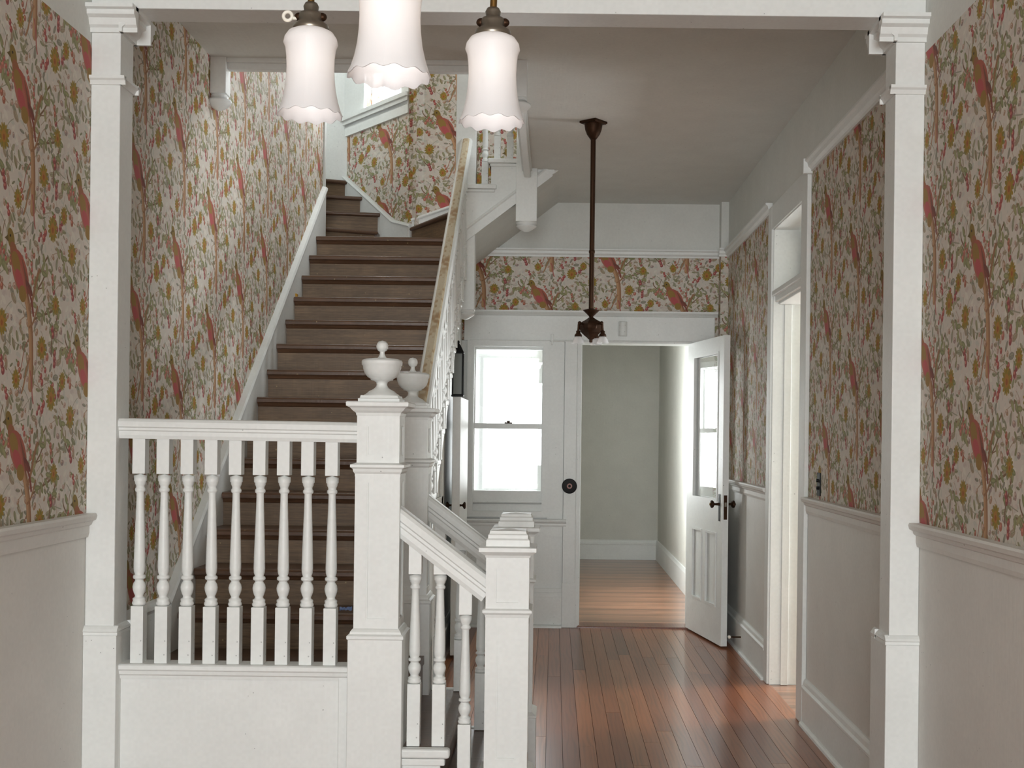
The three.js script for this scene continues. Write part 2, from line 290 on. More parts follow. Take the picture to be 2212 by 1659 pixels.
// right wall with its doorway
const RD0 = 6.33, RD1 = 7.20;
{
  const w = struct('wall_right'), T1 = XR + 0.15;
  obj('dado', [bx(XR, T1, 0, YR - 0.05, DN, RD0), bx(XR, T1, 0, YR - 0.05, RD1, DB + 0.2)], M.wain, w);
  obj('paper', [bx(XR, T1, YR - 0.05, YP + 0.01, DN, RD0), bx(XR, T1, YR - 0.05, YP + 0.01, RD1, DB + 0.2), bx(XR, T1, 2.72, YP + 0.01, RD0, RD1)], M.paperRight, w);
  obj('frieze', bx(XR, T1, YP + 0.01, YC, DN, DB + 0.2), M.ceil, w);
  obj('upper_wall', [bx(XR, T1, YC, YT, DN, 6.7), bx(XR, T1, YC, YT, 7.9, DB + 0.9), bx(XR, T1, YC, 4.2, 6.7, 7.9), bx(XR, T1, 5.6, YT, 6.7, 7.9)], M.ceil, w);
  const t = struct('trim_3'); obj('chair_rail', [runZ(XR, YR, DN, DC0 + 0.005, -1, chairRail), runZ(XR, YR, DC1 - 0.01, RD0 - 0.15, -1, chairRail), runZ(XR, YR, RD1 + 0.11, DB, -1, chairRail)], M.wain, t);
  const p = struct('trim_4'); obj('picture_rail', [runZ(XR, YP, DC1, RD0 - 0.145, -1, pictureRail), runZ(XR, YP, RD1 + 0.11, DB, -1, pictureRail), bx(XR - 0.05, XR, YP - 0.012, YP + 0.066, RD0 - 0.165, RD0 - 0.145, 0.004)], M.white, p);
  const b = struct('baseboard_right'); obj('board', [runZ(XR, 0, DN, DC0, -1, baseCap), runZ(XR, 0, DC1, RD0 - 0.15, -1, baseCap), runZ(XR, 0, RD1 + 0.11, DB, -1, baseCap)], M.white, b);
  obj('shoe', [runZ(XR, 0, DC1, RD0 - 0.15, -1, shoe), runZ(XR, 0, RD1 + 0.11, DB, -1, shoe)], M.white, b);
  // doorway: casing, lining, transom bar and tilted transom sash
  const c = struct('door_1', 'white painted doorway with a transom in the right wall');
  obj('casing', [bx(XR - 0.024, XR, 0, 2.86, RD0 - 0.145, RD0, 0.005), bx(XR - 0.024, XR, 0, 2.86, RD1, RD1 + 0.11, 0.005), bx(XR - 0.022, XR, 2.72, 2.86, RD0, RD1)], M.white, c);
  obj('lining', [bx(XR - 0.01, XR + 0.19, 0, 2.72, RD1 - 0.014, RD1 + 0.006), bx(XR - 0.01, XR + 0.19, 0, 2.72, RD0 - 0.006, RD0 + 0.002), bx(XR - 0.01, XR + 0.19, 2.715, 2.74, RD0, RD1)], M.white, c);
  obj('stop', [bx(XR + 0.055, XR + 0.10, 0, 2.27, RD1 - 0.028, RD1 - 0.01, 0.003)], M.white, c);
  obj('transom_bar', [bx(XR, XR + 0.17, 2.285, 2.345, RD0, RD1, 0.004), bx(XR - 0.018, XR + 0.01, 2.318, 2.35, RD0, RD1, 0.006), bx(XR + 0.02, XR + 0.16, 2.27, 2.29, RD0, RD1, 0.004)], M.white, c);
  const sg = [frame(RD0 + 0.01, RD1 - 0.02, 0, 0.35, [[RD0 + 0.06, RD1 - 0.075, 0.05, 0.30]], -0.018, 0.018)];
  const sm = new THREE.Matrix4().makeBasis(new THREE.Vector3(0, 0, -1), UPV, XV);
  const sash = obj('transom_sash', sg.map((g) => g.applyMatrix4(sm).rotateZ(-0.05).translate(XR + 0.155, 2.355, 0)), M.white, c);
  obj('transom_pane', [new THREE.BoxGeometry(0.004, 0.26, RD1 - RD0 - 0.13).rotateZ(-0.05).translate(XR + 0.165, 2.53, -(RD0 + RD1) / 2)], M.glass, sash);
}
// the side room beyond the right doorway, closed but for its window
{
  const w = struct('wall_side_room');
  obj('plaster', [bx(XR + 0.15, 4.5, 0, 3.3, 5.05, 5.2), bx(XR + 0.15, 4.5, 0, 3.3, 8.2, 8.35), bx(4.35, 4.5, 0, 0.65, 5.2, 8.2), bx(4.35, 4.5, 2.55, 3.3, 5.2, 8.2), bx(4.35, 4.5, 0.65, 2.55, 5.2, 7.05), bx(4.35, 4.5, 0.65, 2.55, 8.05, 8.2)], M.plaster, w);
}
// pilasters and the beam they carry
function pilaster(x0, x1, side, label) {               // side: +1 stands on the left wall, -1 on the right wall
  const t = thing('pilaster', label, 'pilaster'), e = 0.014, ix = side > 0 ? x1 : x0;
  obj('shaft', bx(x0, x1, 0, 2.975, DC0, DC1, 0.004), M.white, t);
  const px0 = side > 0 ? x0 : x0 - e, px1 = side > 0 ? x1 + e : x1;
  obj('pedestal', [bx(px0, px1, 0, 0.735, DC0 - e, DC1 + 0.06, 0.003)], M.white, t);
  const cap = (y0, pts) => { // moulding round the three free faces
    const out = Math.max(...pts.map((p) => p[0]));
    const gs = [runX(DC0, y0, x0 - (side > 0 ? 0 : out), x1 + (side > 0 ? out : 0), pts), runX(DC1, y0, x0 - (side > 0 ? 0 : out), x1 + (side > 0 ? out : 0), pts, -1), runZ(ix, y0, DC0 - out * 0.4, DC1 + out * 0.4, side, pts)];
    return gs;
  };
  obj('pedestal_moulding', cap(0.735, [[0, 0], [0.014, 0], [0.012, 0.010], [0.016, 0.014], [0.012, 0.022], [0.005, 0.030], [0, 0.034]]).concat(runZ(ix, 0.735, DC1, DC1 + 0.06, side, [[0, 0], [0.014, 0], [0.016, 0.014], [0.005, 0.030], [0, 0.034]])), M.white, t);
  obj('collar', cap(2.70, [[0, 0], [0.006, 0], [0.012, 0.014], [0.020, 0.020], [0.020, 0.030], [0, 0.034]]), M.white, t);
  obj('capital', cap(2.885, [[0, 0], [0.012, 0], [0.012, 0.016], [0.022, 0.024], [0.030, 0.046], [0.046, 0.054], [0.046, 0.070], [0.062, 0.074], [0.062, 0.088], [0, 0.088]]), M.white, t);
  return t;
}
pilaster(XL, -1.5645, 1, 'white square pilaster on a tall pedestal at the left wall');
pilaster(1.204, XR, -1, 'white square pilaster on a tall pedestal at the right wall');
{
  const t = struct('trim_5'); obj('beam', bx(XL, XR, 2.973, YC, DC0 - 0.005, DC1 + 0.005, 0.004), M.white, t);
}
// back wall of the hall with window casing and doorway
{
  const w = struct('wall_back'), x0 = -0.74;
  obj('paper', [bx(x0, XR, 2.204, 2.87, DB + 0.012, DB + 0.19), bx(1.06, XR, 0, 2.2, DB + 0.012, DB + 0.19)], M.paperBack, w);
  obj('frieze', bx(x0, XR, 2.87, YC, DB + 0.008, DB + 0.19), M.ceil, w);
  obj('dado', [frame(x0, 0.19, 0, 2.2, [[-0.63, -0.09, 0.95, 2.15]], DB + 0.016, DB + 0.19)], M.white, w);
  // chase in the right corner, papered below and painted above
  obj('corner_chase', bx(1.253, XR, 0, 2.86, 9.15, DB + 0.02), M.paperBack, w);
  obj('corner_chase_top', bx(1.253, XR, 2.86, YC, 9.155, DB + 0.02), M.ceil, w);
  const t = struct('trim_6'); obj('picture_rail', [runX(DB + 0.01, 2.85, x0, 1.253, pictureRail), runX(9.15, 2.85, 1.235, XR, pictureRail)], M.white, t);
  // casing: one broad head over window and door
  const c = struct('trim_7');
  obj('head_board', bx(-0.70, 1.225, 2.20, 2.395, DB - 0.006, DB + 0.02, 0.003), M.white, c);
  obj('head_cap', runX(DB, 2.395, -0.71, 1.245, [[0, 0], [0.010, 0], [0.018, 0.008], [0.024, 0.012], [0.040, 0.022], [0.044, 0.028], [0.044, 0.038], [0, 0.040]]), M.white, c);
  obj('head_bead', runX(DB, 2.196, -0.66, 1.05, [[0, 0], [0.014, 0], [0.018, 0.006], [0.014, 0.014], [0, 0.016]]), M.white, c);
  obj('side_board', [bx(-0.050, 0.073, 0.83, 2.2, DB + 0.002, DB + 0.02, 0.002)], M.white, c);
  obj('door_casing', [bx(0.075, 0.172, 0.0, 2.2, DB - 0.012, DB + 0.02, 0.004), bx(0.072, 0.176, 0.0, 0.345, DB - 0.018, DB + 0.02, 0.004), bx(0.172, 0.182, 0, 2.2, DB - 0.008, DB + 0.02, 0.003), bx(1.045, 1.225, 0, 2.2, DB - 0.008, DB + 0.02, 0.004)], M.white, c);
  obj('door_lining', [bx(0.182, 0.198, 0, 2.2, DB - 0.004, DB + 0.21), bx(1.045, 1.061, 0, 2.2, DB + 0.004, DB + 0.21), bx(0.19, 1.05, 2.19, 2.205, DB, DB + 0.21), bx(0.198, 0.210, 0, 2.19, DB + 0.05, DB + 0.09, 0.003)], M.white, c);
  // dado below the window: cap, panel, base
  const b = struct('baseboard_back');
  obj('panel_board', frame(-0.70, 0.072, 0.235, 0.78, [[-0.62, -0.20, 0.30, 0.72], [-0.165, 0.066, 0.30, 0.70]], DB, DB + 0.02), M.white, b);
  obj('dado_cap', runX(DB, 0.775, -0.70, 0.10, [[0, 0], [0.012, 0], [0.016, 0.010], [0.016, 0.024], [0.034, 0.034], [0.038, 0.046], [0.034, 0.056], [0, 0.058]]), M.white, b);
  obj('board', [bx(-0.70, 0.073, 0.02, 0.235, DB - 0.012, DB + 0.02, 0.003), runX(DB - 0.012, 0, -0.70, 0.073, shoe)], M.white, b);
  obj('board_bead', runX(DB, 0.235, -0.70, 0.073, [[0, 0], [0.012, 0], [0.010, 0.012], [0.004, 0.03], [0, 0.034]]), M.white, b);
}
// sash window of the hall; the same kind stands in the vestibule
function sashWindow(name, label, o, ux, out, w, y0, y1, meet) { // o: left edge on the wall face; ux: along the wall; out: into the room
  const t = struct(name, label), m = new THREE.Matrix4().makeBasis(ux, UPV, out).setPosition(o);
  const F = (a, b, c, d, holes, f, k) => frame(a, b, c, d, holes, f, k).applyMatrix4(m), P = (pts, y) => runX(0, y, pts[0], pts[1], pts[2]).applyMatrix4(m);
  obj('casing', [F(-0.062, w + 0.055, y0 - 0.20, y1 + 0.075, [[-0.02, w + 0.018, y0 - 0.165, y1 + 0.032]], -0.016, 0.01), F(-0.022, w + 0.02, y0 - 0.167, y1 + 0.034, [[-0.008, w + 0.006, y0 - 0.155, y1 + 0.02]], -0.022, 0.03)], M.white, t);
  const up = obj('upper_sash', [F(-0.02, w + 0.01, meet - 0.02, y1 + 0.03, [[0, w, meet + 0.02, y1]], 0.055, 0.085)], M.white, t);
  obj('pane', [F(-0.01, w + 0.005, meet, y1 + 0.01, [], 0.068, 0.072)], M.glass, up);
  const lo = obj('lower_sash', [F(-0.02, w + 0.01, y0 - 0.075, meet + 0.02, [[-0.002, w, y0, meet - 0.02]], 0.02, 0.05)], M.white, t);
  obj('pane', [F(-0.01, w + 0.005, y0 - 0.01, meet, [], 0.033, 0.037)], M.glass, lo);
  obj('catch', [bx(w / 2 - 0.03, w / 2 + 0.03, meet + 0.02, meet + 0.03, 0.02, 0.045, 0.004).applyMatrix4(m), bx(w / 2 - 0.012, w / 2 + 0.012, meet + 0.03, meet + 0.042, 0.022, 0.04, 0.005).applyMatrix4(m)], M.bronze, t);
  obj('sill_apron', [F(-0.02, w + 0.01, y0 - 0.17, y0 - 0.075, [], 0.012, 0.04), P([-0.02, w + 0.01, [[0, 0], [-0.01, 0], [-0.004, 0.01], [-0.02, 0.016], [-0.03, 0.016], [-0.03, 0]]], y0 - 0.1)], M.white, t);
  obj('frame', F(-0.06, w + 0.06, y0 - 0.14, y1 + 0.1, [[-0.006, w + 0.006, y0 - 0.03, y1 + 0.01]], 0.03, 0.19), M.white, t);
}
sashWindow('window_1', 'white sash window in the back wall left of the open doorway', V(-0.612, 0, DB), XV, ZV, 0.515, 1.045, 2.135, 1.543);
// glazed porch outside that window: white boarding round an opening to the sky
{
  const w = struct('wall_porch');
  obj('boarding', [frame(-0.95, 0.0, 0, 2.6, [[-0.622, -0.06, 1.02, 2.15]], 11.0, 11.1), bx(-0.95, -0.1, 0, 0.1, DB + 0.19, 11.1), bx(-0.95, -0.1, 2.5, 2.6, DB + 0.19, 11.1), bx(-0.95, -0.9, 0, 2.5, DB + 0.19, 10.0)], M.white, w);
  obj('opening_frame', frame(-0.65, -0.03, 0.99, 2.18, [[-0.612, -0.07, 1.03, 2.14]], 10.97, 11.0), M.white, w);
}
// vestibule beyond the back doorway
{
  const w = struct('wall_vestibule');
  obj('plaster', [bx(0.0, 1.45, 0, 3.25, 14.5, 14.65), bx(1.26, 1.45, 0, 3.25, DB + 0.19, 14.6), bx(-0.1, 0.05, 0, 3.25, DB + 0.19, 10.35), bx(-0.1, 0.05, 0, 3.25, 11.1, 14.6), bx(-0.1, 0.05, 0, 0.93, 10.35, 11.1), bx(-0.1, 0.05, 2.15, 3.25, 10.35, 11.1), bx(-0.1, 1.45, 2.205, 3.25, DB + 0.17, DB + 0.2)], M.plaster, w);
  const b = struct('baseboard_vestibule'); obj('board', [runX(14.5, 0, 0.05, 1.26, baseCap), runZ(1.26, 0, DB + 0.2, 14.5, -1, [[0, 0], [0.02, 0], [0.02, 0.2], [0.01, 0.235], [0, 0.24]])], M.white, b);
}
sashWindow('window_2', 'white sash window of the vestibule, mirrored in the glazed door', V(0.05, 0, 10.42), new THREE.Vector3(0, 0, -1), XV, 0.6, 1.02, 2.1, 1.54);
// front wall behind the camera with its broad window
{
  const w = struct('wall_front');
  obj('plaster', [bx(XL - 0.15, XR + 0.15, 0, 0.4, DN, DN + 0.15), bx(XL - 0.15, XR + 0.15, 2.98, YT, DN, DN + 0.15), bx(XL - 0.15, -1.46, 0.4, 2.98, DN, DN + 0.15), bx(1.1, XR + 0.15, 0.4, 2.98, DN, DN + 0.15)], M.wain, w);
  const f = struct('window_3', 'broad front window behind the camera');
  obj('frame', frame(-1.46, 1.1, 0.4, 2.98, [[-1.4, -0.64, 0.46, 2.92], [-0.56, 0.2, 0.46, 2.92], [0.28, 1.04, 0.46, 2.92]], DN + 0.04, DN + 0.1), M.white, f);
}
// upper storey closing the stair well, the bay of the stairs and its window
const A = [-1.06, 8.82], B = [-1.68, 9.60];
{
  const w = struct('wall_bay');
  const dir = new THREE.Vector3(B[0] - A[0], 0, -(B[1] - A[1])).normalize(), len = Math.hypot(B[0] - A[0], B[1] - A[1]);
  const out = new THREE.Vector3().crossVectors(UPV, dir).normalize(); if (out.z < 0) out.negate();   // towards the camera
  // basis with local +x from B to A so that the frame faces the stairs
  const ux = dir.clone().negate(), m = new THREE.Matrix4().makeBasis(ux, UPV, out).setPosition(V(B[0], 0, B[1]));
  const F = (a, b, c, d, h, f, k) => frame(a, b, c, d, h, f, k).applyMatrix4(m);
  obj('paper', [F(-0.1, len + 0.05, 2.6, YT, [[0.30, len - 0.14, 3.98, 5.3]], 0, 0.15), prism([[A[0] - 0.03, 2.6], [-0.74, 2.72], [0.02, 3.31], [0.4, 3.31], [0.4, YT], [A[0] - 0.03, YT]], XV, UPV, ZV, V(0, 0, 8.97), 0.15), bx(0.35, XR, YU, YT, 8.82, 8.97)], M.paper, w);
  const t = struct('window_4', 'white window over the winding stairs, its sill and apron sloping in view');
  obj('casing', [F(-0.03, len - 0.04, 3.90, 5.42, [[0.30, len - 0.14, 3.985, 5.3]], -0.02, 0.005), F(0.20, len - 0.10, 3.95, 5.36, [[0.27, len - 0.15, 4.0, 5.3]], 0.02, 0.06), F(0.24, len - 0.12, 3.95, 5.36, [[0.295, len - 0.145, 3.98, 5.3]], 0.0, 0.16)], M.white, t);
  obj('stool', [F(-0.03, len - 0.03, 3.955, 3.985, [], -0.05, 0.05), F(-0.02, len - 0.035, 3.925, 3.955, [], -0.032, 0)], M.white, t);
  obj('apron', [F(0.0, len - 0.045, 3.835, 3.925, [], -0.02, 0)], M.white, t);
  const sash = obj('sash', [F(0.25, len - 0.13, 3.97, 4.70, [[0.31, len - 0.17, 4.02, 4.65]], 0.05, 0.08), F(0.25, len - 0.13, 4.66, 5.36, [[0.31, len - 0.17, 4.70, 5.28]], 0.085, 0.115)], M.white, t);
  obj('pane', [F(0.28, len - 0.15, 4.0, 4.68, [], 0.063, 0.067), F(0.28, len - 0.15, 4.68, 5.3, [], 0.098, 0.102)], M.glass, sash);
  // skirting: rises to the left up the window wall and to the right behind the post
  const s = struct('baseboard_bay');
  const sk = (x) => 3.02 + (len - x - 0.26) * 0.66;
  obj('board', [prism([[-0.02, 2.6], [len, 2.6], [len, 2.985], [len - 0.25, 3.06], [-0.02, sk(-0.02)]], ux, UPV, out, V(B[0], 0, B[1]), 0.022), prism([[A[0], 2.6], [-0.74, 2.75], [-0.2, 3.2], [-0.2, 3.34], [A[0], 3.035]], XV, UPV, ZV, V(0, 0, 8.82), 0.022)], M.white, s);
  const P = (x, y) => new THREE.Vector3(x, y, 0.022).applyMatrix4(m);
  obj('cap', [run(P(len - 0.25, 3.05), P(-0.02, sk(-0.02) - 0.01), out, [[-0.02, 0], [0.008, 0], [0.012, 0.008], [0.006, 0.022], [-0.02, 0.026]]), run(V(A[0], 3.025, 8.8), V(-0.2, 3.33, 8.8), ZV, [[-0.02, 0], [0.008, 0], [0.012, 0.008], [0.006, 0.022], [-0.02, 0.026]]), run(P(len - 0.25, 3.05), P(len, 2.985), out, [[-0.02, 0], [0.008, 0], [0.012, 0.008], [0.006, 0.022], [-0.02, 0.026]])], M.white, s);
  // little room to which the winders climb on the left
  const l = struct('wall_upper_left');
  obj('plaster', [bx(-3.4, XL, 2.6, YT, 9.60, 9.75), bx(-3.4, -3.25, 2.6, YT, 8.4, 9.75), bx(-3.4, XL - 0.15, 2.6, YT, 8.38, 8.5), bx(-3.4, XL, 2.5, 2.65, 8.4, 9.75)], M.white, l);
  const u = struct('wall_upper');
  obj('plaster', [bx(0.3, XR + 0.15, YU, YT, 8.97, 9.1)], M.ceil, u);
}
// edge of the stair well
{
  const t = struct('trim_8');
  const pr = [[0, -0.055], [0.03, -0.055], [0.04, -0.045], [0.04, -0.02], [0.028, -0.012], [0.028, 0.03], [0, 0.03]];
  obj('front_edge', [bx(XL, -0.19, 3.215, YU, 5.80, 5.84, 0.004), bx(XL, -0.19, 3.245, 3.27, 5.785, 5.81, 0.004)], M.white, t);
  obj('right_edge', [bx(-0.222, -0.178, 3.20, YU, 5.84, 8.06, 0.005), bx(-0.235, -0.17, 3.24, 3.262, 5.84, 8.06, 0.005)], M.white, t);
}

// ------------------------------------------------------------------ stairs
const RISE = 0.165, RUN = 0.2265, N1D = 5.29, LAND = 0.51, SX0 = -1.645, SX1 = -0.645, NOSE = 0.032;
const ny = (i) => LAND + RISE * i, nd = (i) => N1D + RUN * (i - 1);   // top of step i and the edge of its nosing
const nosing = (len) => [[0, -0.028], [0.006, -0.031], [len, -0.031], [len, 0], [0.012, 0], [0.004, -0.004], [0, -0.012]];
function tread(x0, x1, y, d0, d1) { const l = d1 - d0, pts = nosing(l).map((p) => [-p[0], p[1]]); return [runX(d0, y, x0, x1, pts), runX(d0 + NOSE, y - 0.031, x0, x1, [[0.0, 0], [0.018, 0], [0.012, -0.008], [0.006, -0.018], [0, -0.022]].map((p) => [p[0], p[1]]))]; }
{
  const s = thing('staircase', 'dark brown painted main staircase rising between white skirting and balustrade', 'staircase');
  obj('landing', [bx(XL, -0.55, LAND - 0.035, LAND, 4.40, N1D + NOSE + 0.02)], M.tread, s);
  for (let i = 1; i <= 14; i++) {
    const last = i === 14;
    obj('riser', bx(SX0, SX1 - 0.03, ny(i - 1), ny(i) - 0.03, nd(i) + NOSE, nd(i) + NOSE + 0.018), M.riser, s);
    obj('tread', last ? [...tread(SX0, SX1, ny(i), nd(i), nd(i) + 0.3)] : tread(SX0, SX1, ny(i), nd(i), nd(i + 1) + NOSE + 0.004), M.tread, s);
  }
  // turning landing at the top and the winders that leave it
  obj('top_landing', prism([[XL, 8.5], [-0.6, 8.5], [-0.6, 8.4], [A[0], A[1]], [-1.33, 9.05], [XL, 8.9]].map((p) => [p[0], -p[1]]), XV, ZV, new THREE.Vector3(0, -1, 0), new THREE.Vector3(0, ny(14), 0), 0.03), M.tread, s);
  const wind = (y, a, b, c) => { // nosing from a to b, tread back to polygon c
    const poly = [a, b, ...c].map((p) => [p[0], -p[1]]);
    return prism(poly, XV, ZV, new THREE.Vector3(0, -1, 0), new THREE.Vector3(0, y, 0), 0.03);
  };
  const fall = (y, a, b) => { const c = V(b[0], 0, b[1]).sub(V(a[0], 0, a[1])), l = c.length(); c.normalize(); const n = new THREE.Vector3().crossVectors(UPV, c); return prism([[0, y - RISE], [l, y - RISE], [l, y - 0.028], [0, y - 0.028]], c, UPV, c.clone().cross(UPV), V(a[0], 0, a[1]).addScaledVector(n, 0.0), 0.015); };
  const roundNose = (y, a, b) => { const c = V(b[0], y - 0.015, b[1]).sub(V(a[0], y - 0.015, a[1])), l = c.length(); const g = new THREE.CapsuleGeometry(0.0155, l, 4, 8); return g.applyMatrix4(new THREE.Matrix4().makeRotationFromQuaternion(new THREE.Quaternion().setFromUnitVectors(UPV, c.clone().normalize()))).translate((a[0] + b[0]) / 2, y - 0.0155, -(a[1] + b[1]) / 2); };
  const left = [[2.985, [XL - 0.2, 8.78], [-1.345, 8.98]], [3.15, [XL - 0.2, 9.06], [-1.345, 9.15]], [3.315, [XL - 0.2, 9.29], [-1.505, 9.37]], [3.48, [XL - 0.2, 9.48], [-1.672, 9.56]]];
  left.forEach(([y, a, b], i) => {
    obj('riser', fall(y, [a[0], a[1] + 0.03], [b[0] - 0.02, b[1] + 0.03]), M.riser, s);
    obj('tread', [wind(y, a, b, i < 3 ? [[b[0], b[1] + 0.25], [a[0], a[1] + 0.33]] : [[-1.7, 9.6], [-3.2, 9.6], [-3.2, 8.6], [XL - 0.2, 8.6]]), roundNose(y, a, b)], M.tread, s);
  });
  // first winder to the right
  obj('riser', fall(2.985, [A[0], A[1] + 0.01], [-0.66, 8.16]), M.riser, s);
  obj('tread', [wind(2.985, [A[0] - 0.01, A[1]], [-0.70, 8.13], [[-0.58, 8.15], [-0.66, 8.82]]), roundNose(2.985, [A[0], A[1] - 0.02], [-0.70, 8.13])], M.tread, s);
  // skirting up the left wall with its moulded cap and the saw-tooth shadow line of the step ends
  const SL = RISE / RUN, p0 = [N1D - 0.06, LAND + 0.235], y = (d) => ny(1) + (d - N1D) * SL + 0.135;
  const SK = prism([[4.43, LAND], [N1D + 0.04, LAND], [8.58, 2.84 - 0.05], [8.58, y(8.58)], [N1D - 0.12, y(N1D - 0.12)], [N1D - 0.14, LAND + 0.235], [4.43, LAND + 0.235]].map((p) => [-p[0], p[1]]), ZV, UPV, XV.clone().negate(), new THREE.Vector3(XL + 0.024, 0, 0), 0.024);
  obj('skirting', SK, M.white, s);
  obj('skirting_cap', [run(V(XL + 0.012, y(N1D - 0.12), N1D - 0.12), V(XL + 0.012, y(8.58), 8.58), XV, [[-0.012, -0.02], [0.012, -0.02], [0.022, -0.008], [0.026, 0.008], [0.018, 0.020], [-0.012, 0.026]]), runZ(XL + 0.012, LAND + 0.235, 4.43, N1D - 0.12, 1, [[-0.012, -0.03], [0.012, -0.03], [0.024, -0.012], [0.018, 0.0], [0.008, 0.012], [-0.012, 0.016]])], M.white, s);
  obj('ochre_patch', bx(XL + 0.02, XL + 0.034, 2.325, 2.35, 7.60, 7.64, 0.003), M.ochre, s);
  // open stringer on the right, hanging clear of the wall below, and its soffit
  const st = [[N1D - 0.02, ny(0)]]; for (let i = 1; i <= 14; i++) { st.push([nd(i) + NOSE, ny(i - 1)], [nd(i) + NOSE, ny(i) - 0.031]); } st.push([8.30, ny(14) - 0.031], [8.30, 2.62], [N1D + 0.06, 0.40], [N1D - 0.02, 0.40]);
  obj('stringer', prism(st.map((p) => [-p[0], p[1]]), ZV, UPV, XV.clone().negate(), new THREE.Vector3(-0.618, 0, 0), 0.028), M.white, s);
  obj('soffit', prism([[N1D + 0.06, 0.41], [8.3, 2.63], [8.3, 2.65], [N1D + 0.06, 0.43]].map((p) => [-p[0], p[1]]), ZV, UPV, XV.clone().negate(), new THREE.Vector3(-0.63, 0, 0), 0.16), M.white, s);
  for (let i = 1; i <= 13; i++) obj('tread_return', [bx(SX1 - 0.002, -0.603, ny(i) - 0.030, ny(i) + 0.001, nd(i) - 0.004, nd(i + 1) + NOSE - 0.01, 0.010), bx(SX1, -0.610, ny(i) - 0.046, ny(i) - 0.029, nd(i) + 0.014, nd(i + 1) + NOSE - 0.02, 0.005)], M.white, s);
}
// wall under the stairs
{
  const w = struct('wall_under_stairs');
  obj('boarding', prism([[N1D + 0.08, 0], [DB + 0.05, 0], [DB + 0.05, 2.75], [8.3, 2.75], [8.3, 2.64], [N1D + 0.08, 0.42]].map((p) => [-p[0], p[1]]), ZV, UPV, XV.clone().negate(), new THREE.Vector3(-0.72, 0, 0), 0.05), M.white, w);
  obj('board', runZ(-0.72, 0, N1D + 0.08, DB, 1, baseCap), M.white, w);
  obj('stile', [bx(-0.72, -0.705, 0.2, 1.2, 6.3, 6.4, 0.003), bx(-0.72, -0.705, 0.2, 1.9, 7.6, 7.72, 0.003), bx(-0.72, -0.705, 0.2, 2.4, 8.78, 8.9, 0.003), bx(-0.72, -0.705, 1.0, 1.08, 5.9, 7.7, 0.003)], M.white, w);
  obj('closing_wall', bx(XL, -0.75, 0, 0.45, 4.5, 4.6), M.dark, w);
}
// flight of winders on the right: treads, stringer and soffit
{
  const s = thing('upper_flight', 'short white upper flight turning right above the hall with open stringer', 'staircase');
  const ys = [3.16, 3.335, YU], xs = [-0.66, -0.466, -0.275];
  for (let i = 0; i < 3; i++) {
    obj('riser', bx(xs[i] + 0.02, xs[i] + 0.036, ys[i] - 0.175, ys[i] - 0.03, 8.14, 8.82), M.riser, s);
    obj('tread', [bx(xs[i], (xs[i + 1] ?? 0.1) + 0.04, ys[i] - 0.03, ys[i], 8.135, 8.82, 0.01)], M.tread, s);
    obj('tread_return', [bx(xs[i] - 0.004, (xs[i + 1] ?? -0.15) + 0.058, ys[i] - 0.032, ys[i] + 0.001, 8.095, 8.137, 0.008), bx(xs[i] + 0.012, (xs[i + 1] ?? -0.15) + 0.046, ys[i] - 0.052, ys[i] - 0.032, 8.106, 8.137, 0.005)], M.white, s);
  }
  const low = (x) => 2.84 + 0.77 * (x + 0.545);
  obj('stringer', prism([[-0.69, low(-0.69)], [-0.02, low(-0.02)], [-0.02, 3.40], [-0.255, 3.40], [-0.255, 3.30], [-0.446, 3.30], [-0.446, 3.128], [-0.69, 3.128]], XV, UPV, ZV, V(0, 0, 8.145), 0.025), M.white, s);
  obj('stringer_moulding', [run(V(-0.66, low(-0.66) + 0.03, 8.12), V(-0.05, low(-0.05) + 0.03, 8.12), ZV, [[0, -0.035], [0.012, -0.035], [0.012, 0.02], [0.020, 0.028], [0.012, 0.040], [0, 0.044]])], M.white, s);
  obj('soffit', prism([[-0.70, low(-0.70)], [0.02, low(0.02)], [0.02, low(0.02) + 0.03], [-0.70, low(-0.70) + 0.03]], XV, UPV, ZV, V(0, 0, DB + 0.01), DB + 0.01 - 8.14), M.ceil, s);
}
// three steps from the hall floor to the landing, between the newels
{
  const s = thing('lower_steps', 'three dark brown steps between the newel posts, climbing left from the hall floor', 'steps');
  const yy = [0.17, 0.34], x1 = [-0.165, -0.365];
  obj('landing_riser', bx(-0.575, -0.556, 0.34, LAND - 0.03, 4.36, 5.3), M.tread, s);
  for (let i = 0; i < 2; i++) {
    obj('riser', bx(x1[i] - 0.05, x1[i] - 0.032, yy[i] - 0.17, yy[i] - 0.03, 4.36, 5.3), M.tread, s);
    obj('tread', bx(x1[i] - 0.235, x1[i], yy[i] - 0.031, yy[i], 4.33, 5.32, 0.012), M.tread, s);
    for (const d of [4.295, 5.33]) obj('tread_return', [bx(x1[i] - 0.2, x1[i] + 0.005, yy[i] - 0.034, yy[i] + 0.002, d, d + 0.04, 0.01), bx(x1[i] - 0.2, x1[i] - 0.012, yy[i] - 0.06, yy[i] - 0.034, d + 0.006, d + 0.04, 0.005)], M.white, s);
  }
  for (const d of [4.315, 5.31]) obj('stringer', prism([[-0.55, 0], [-0.20, 0], [-0.20, 0.135], [-0.395, 0.135], [-0.395, 0.30], [-0.55, 0.30]], XV, UPV, ZV, V(0, 0, d + 0.03), 0.03), M.white, s);
}
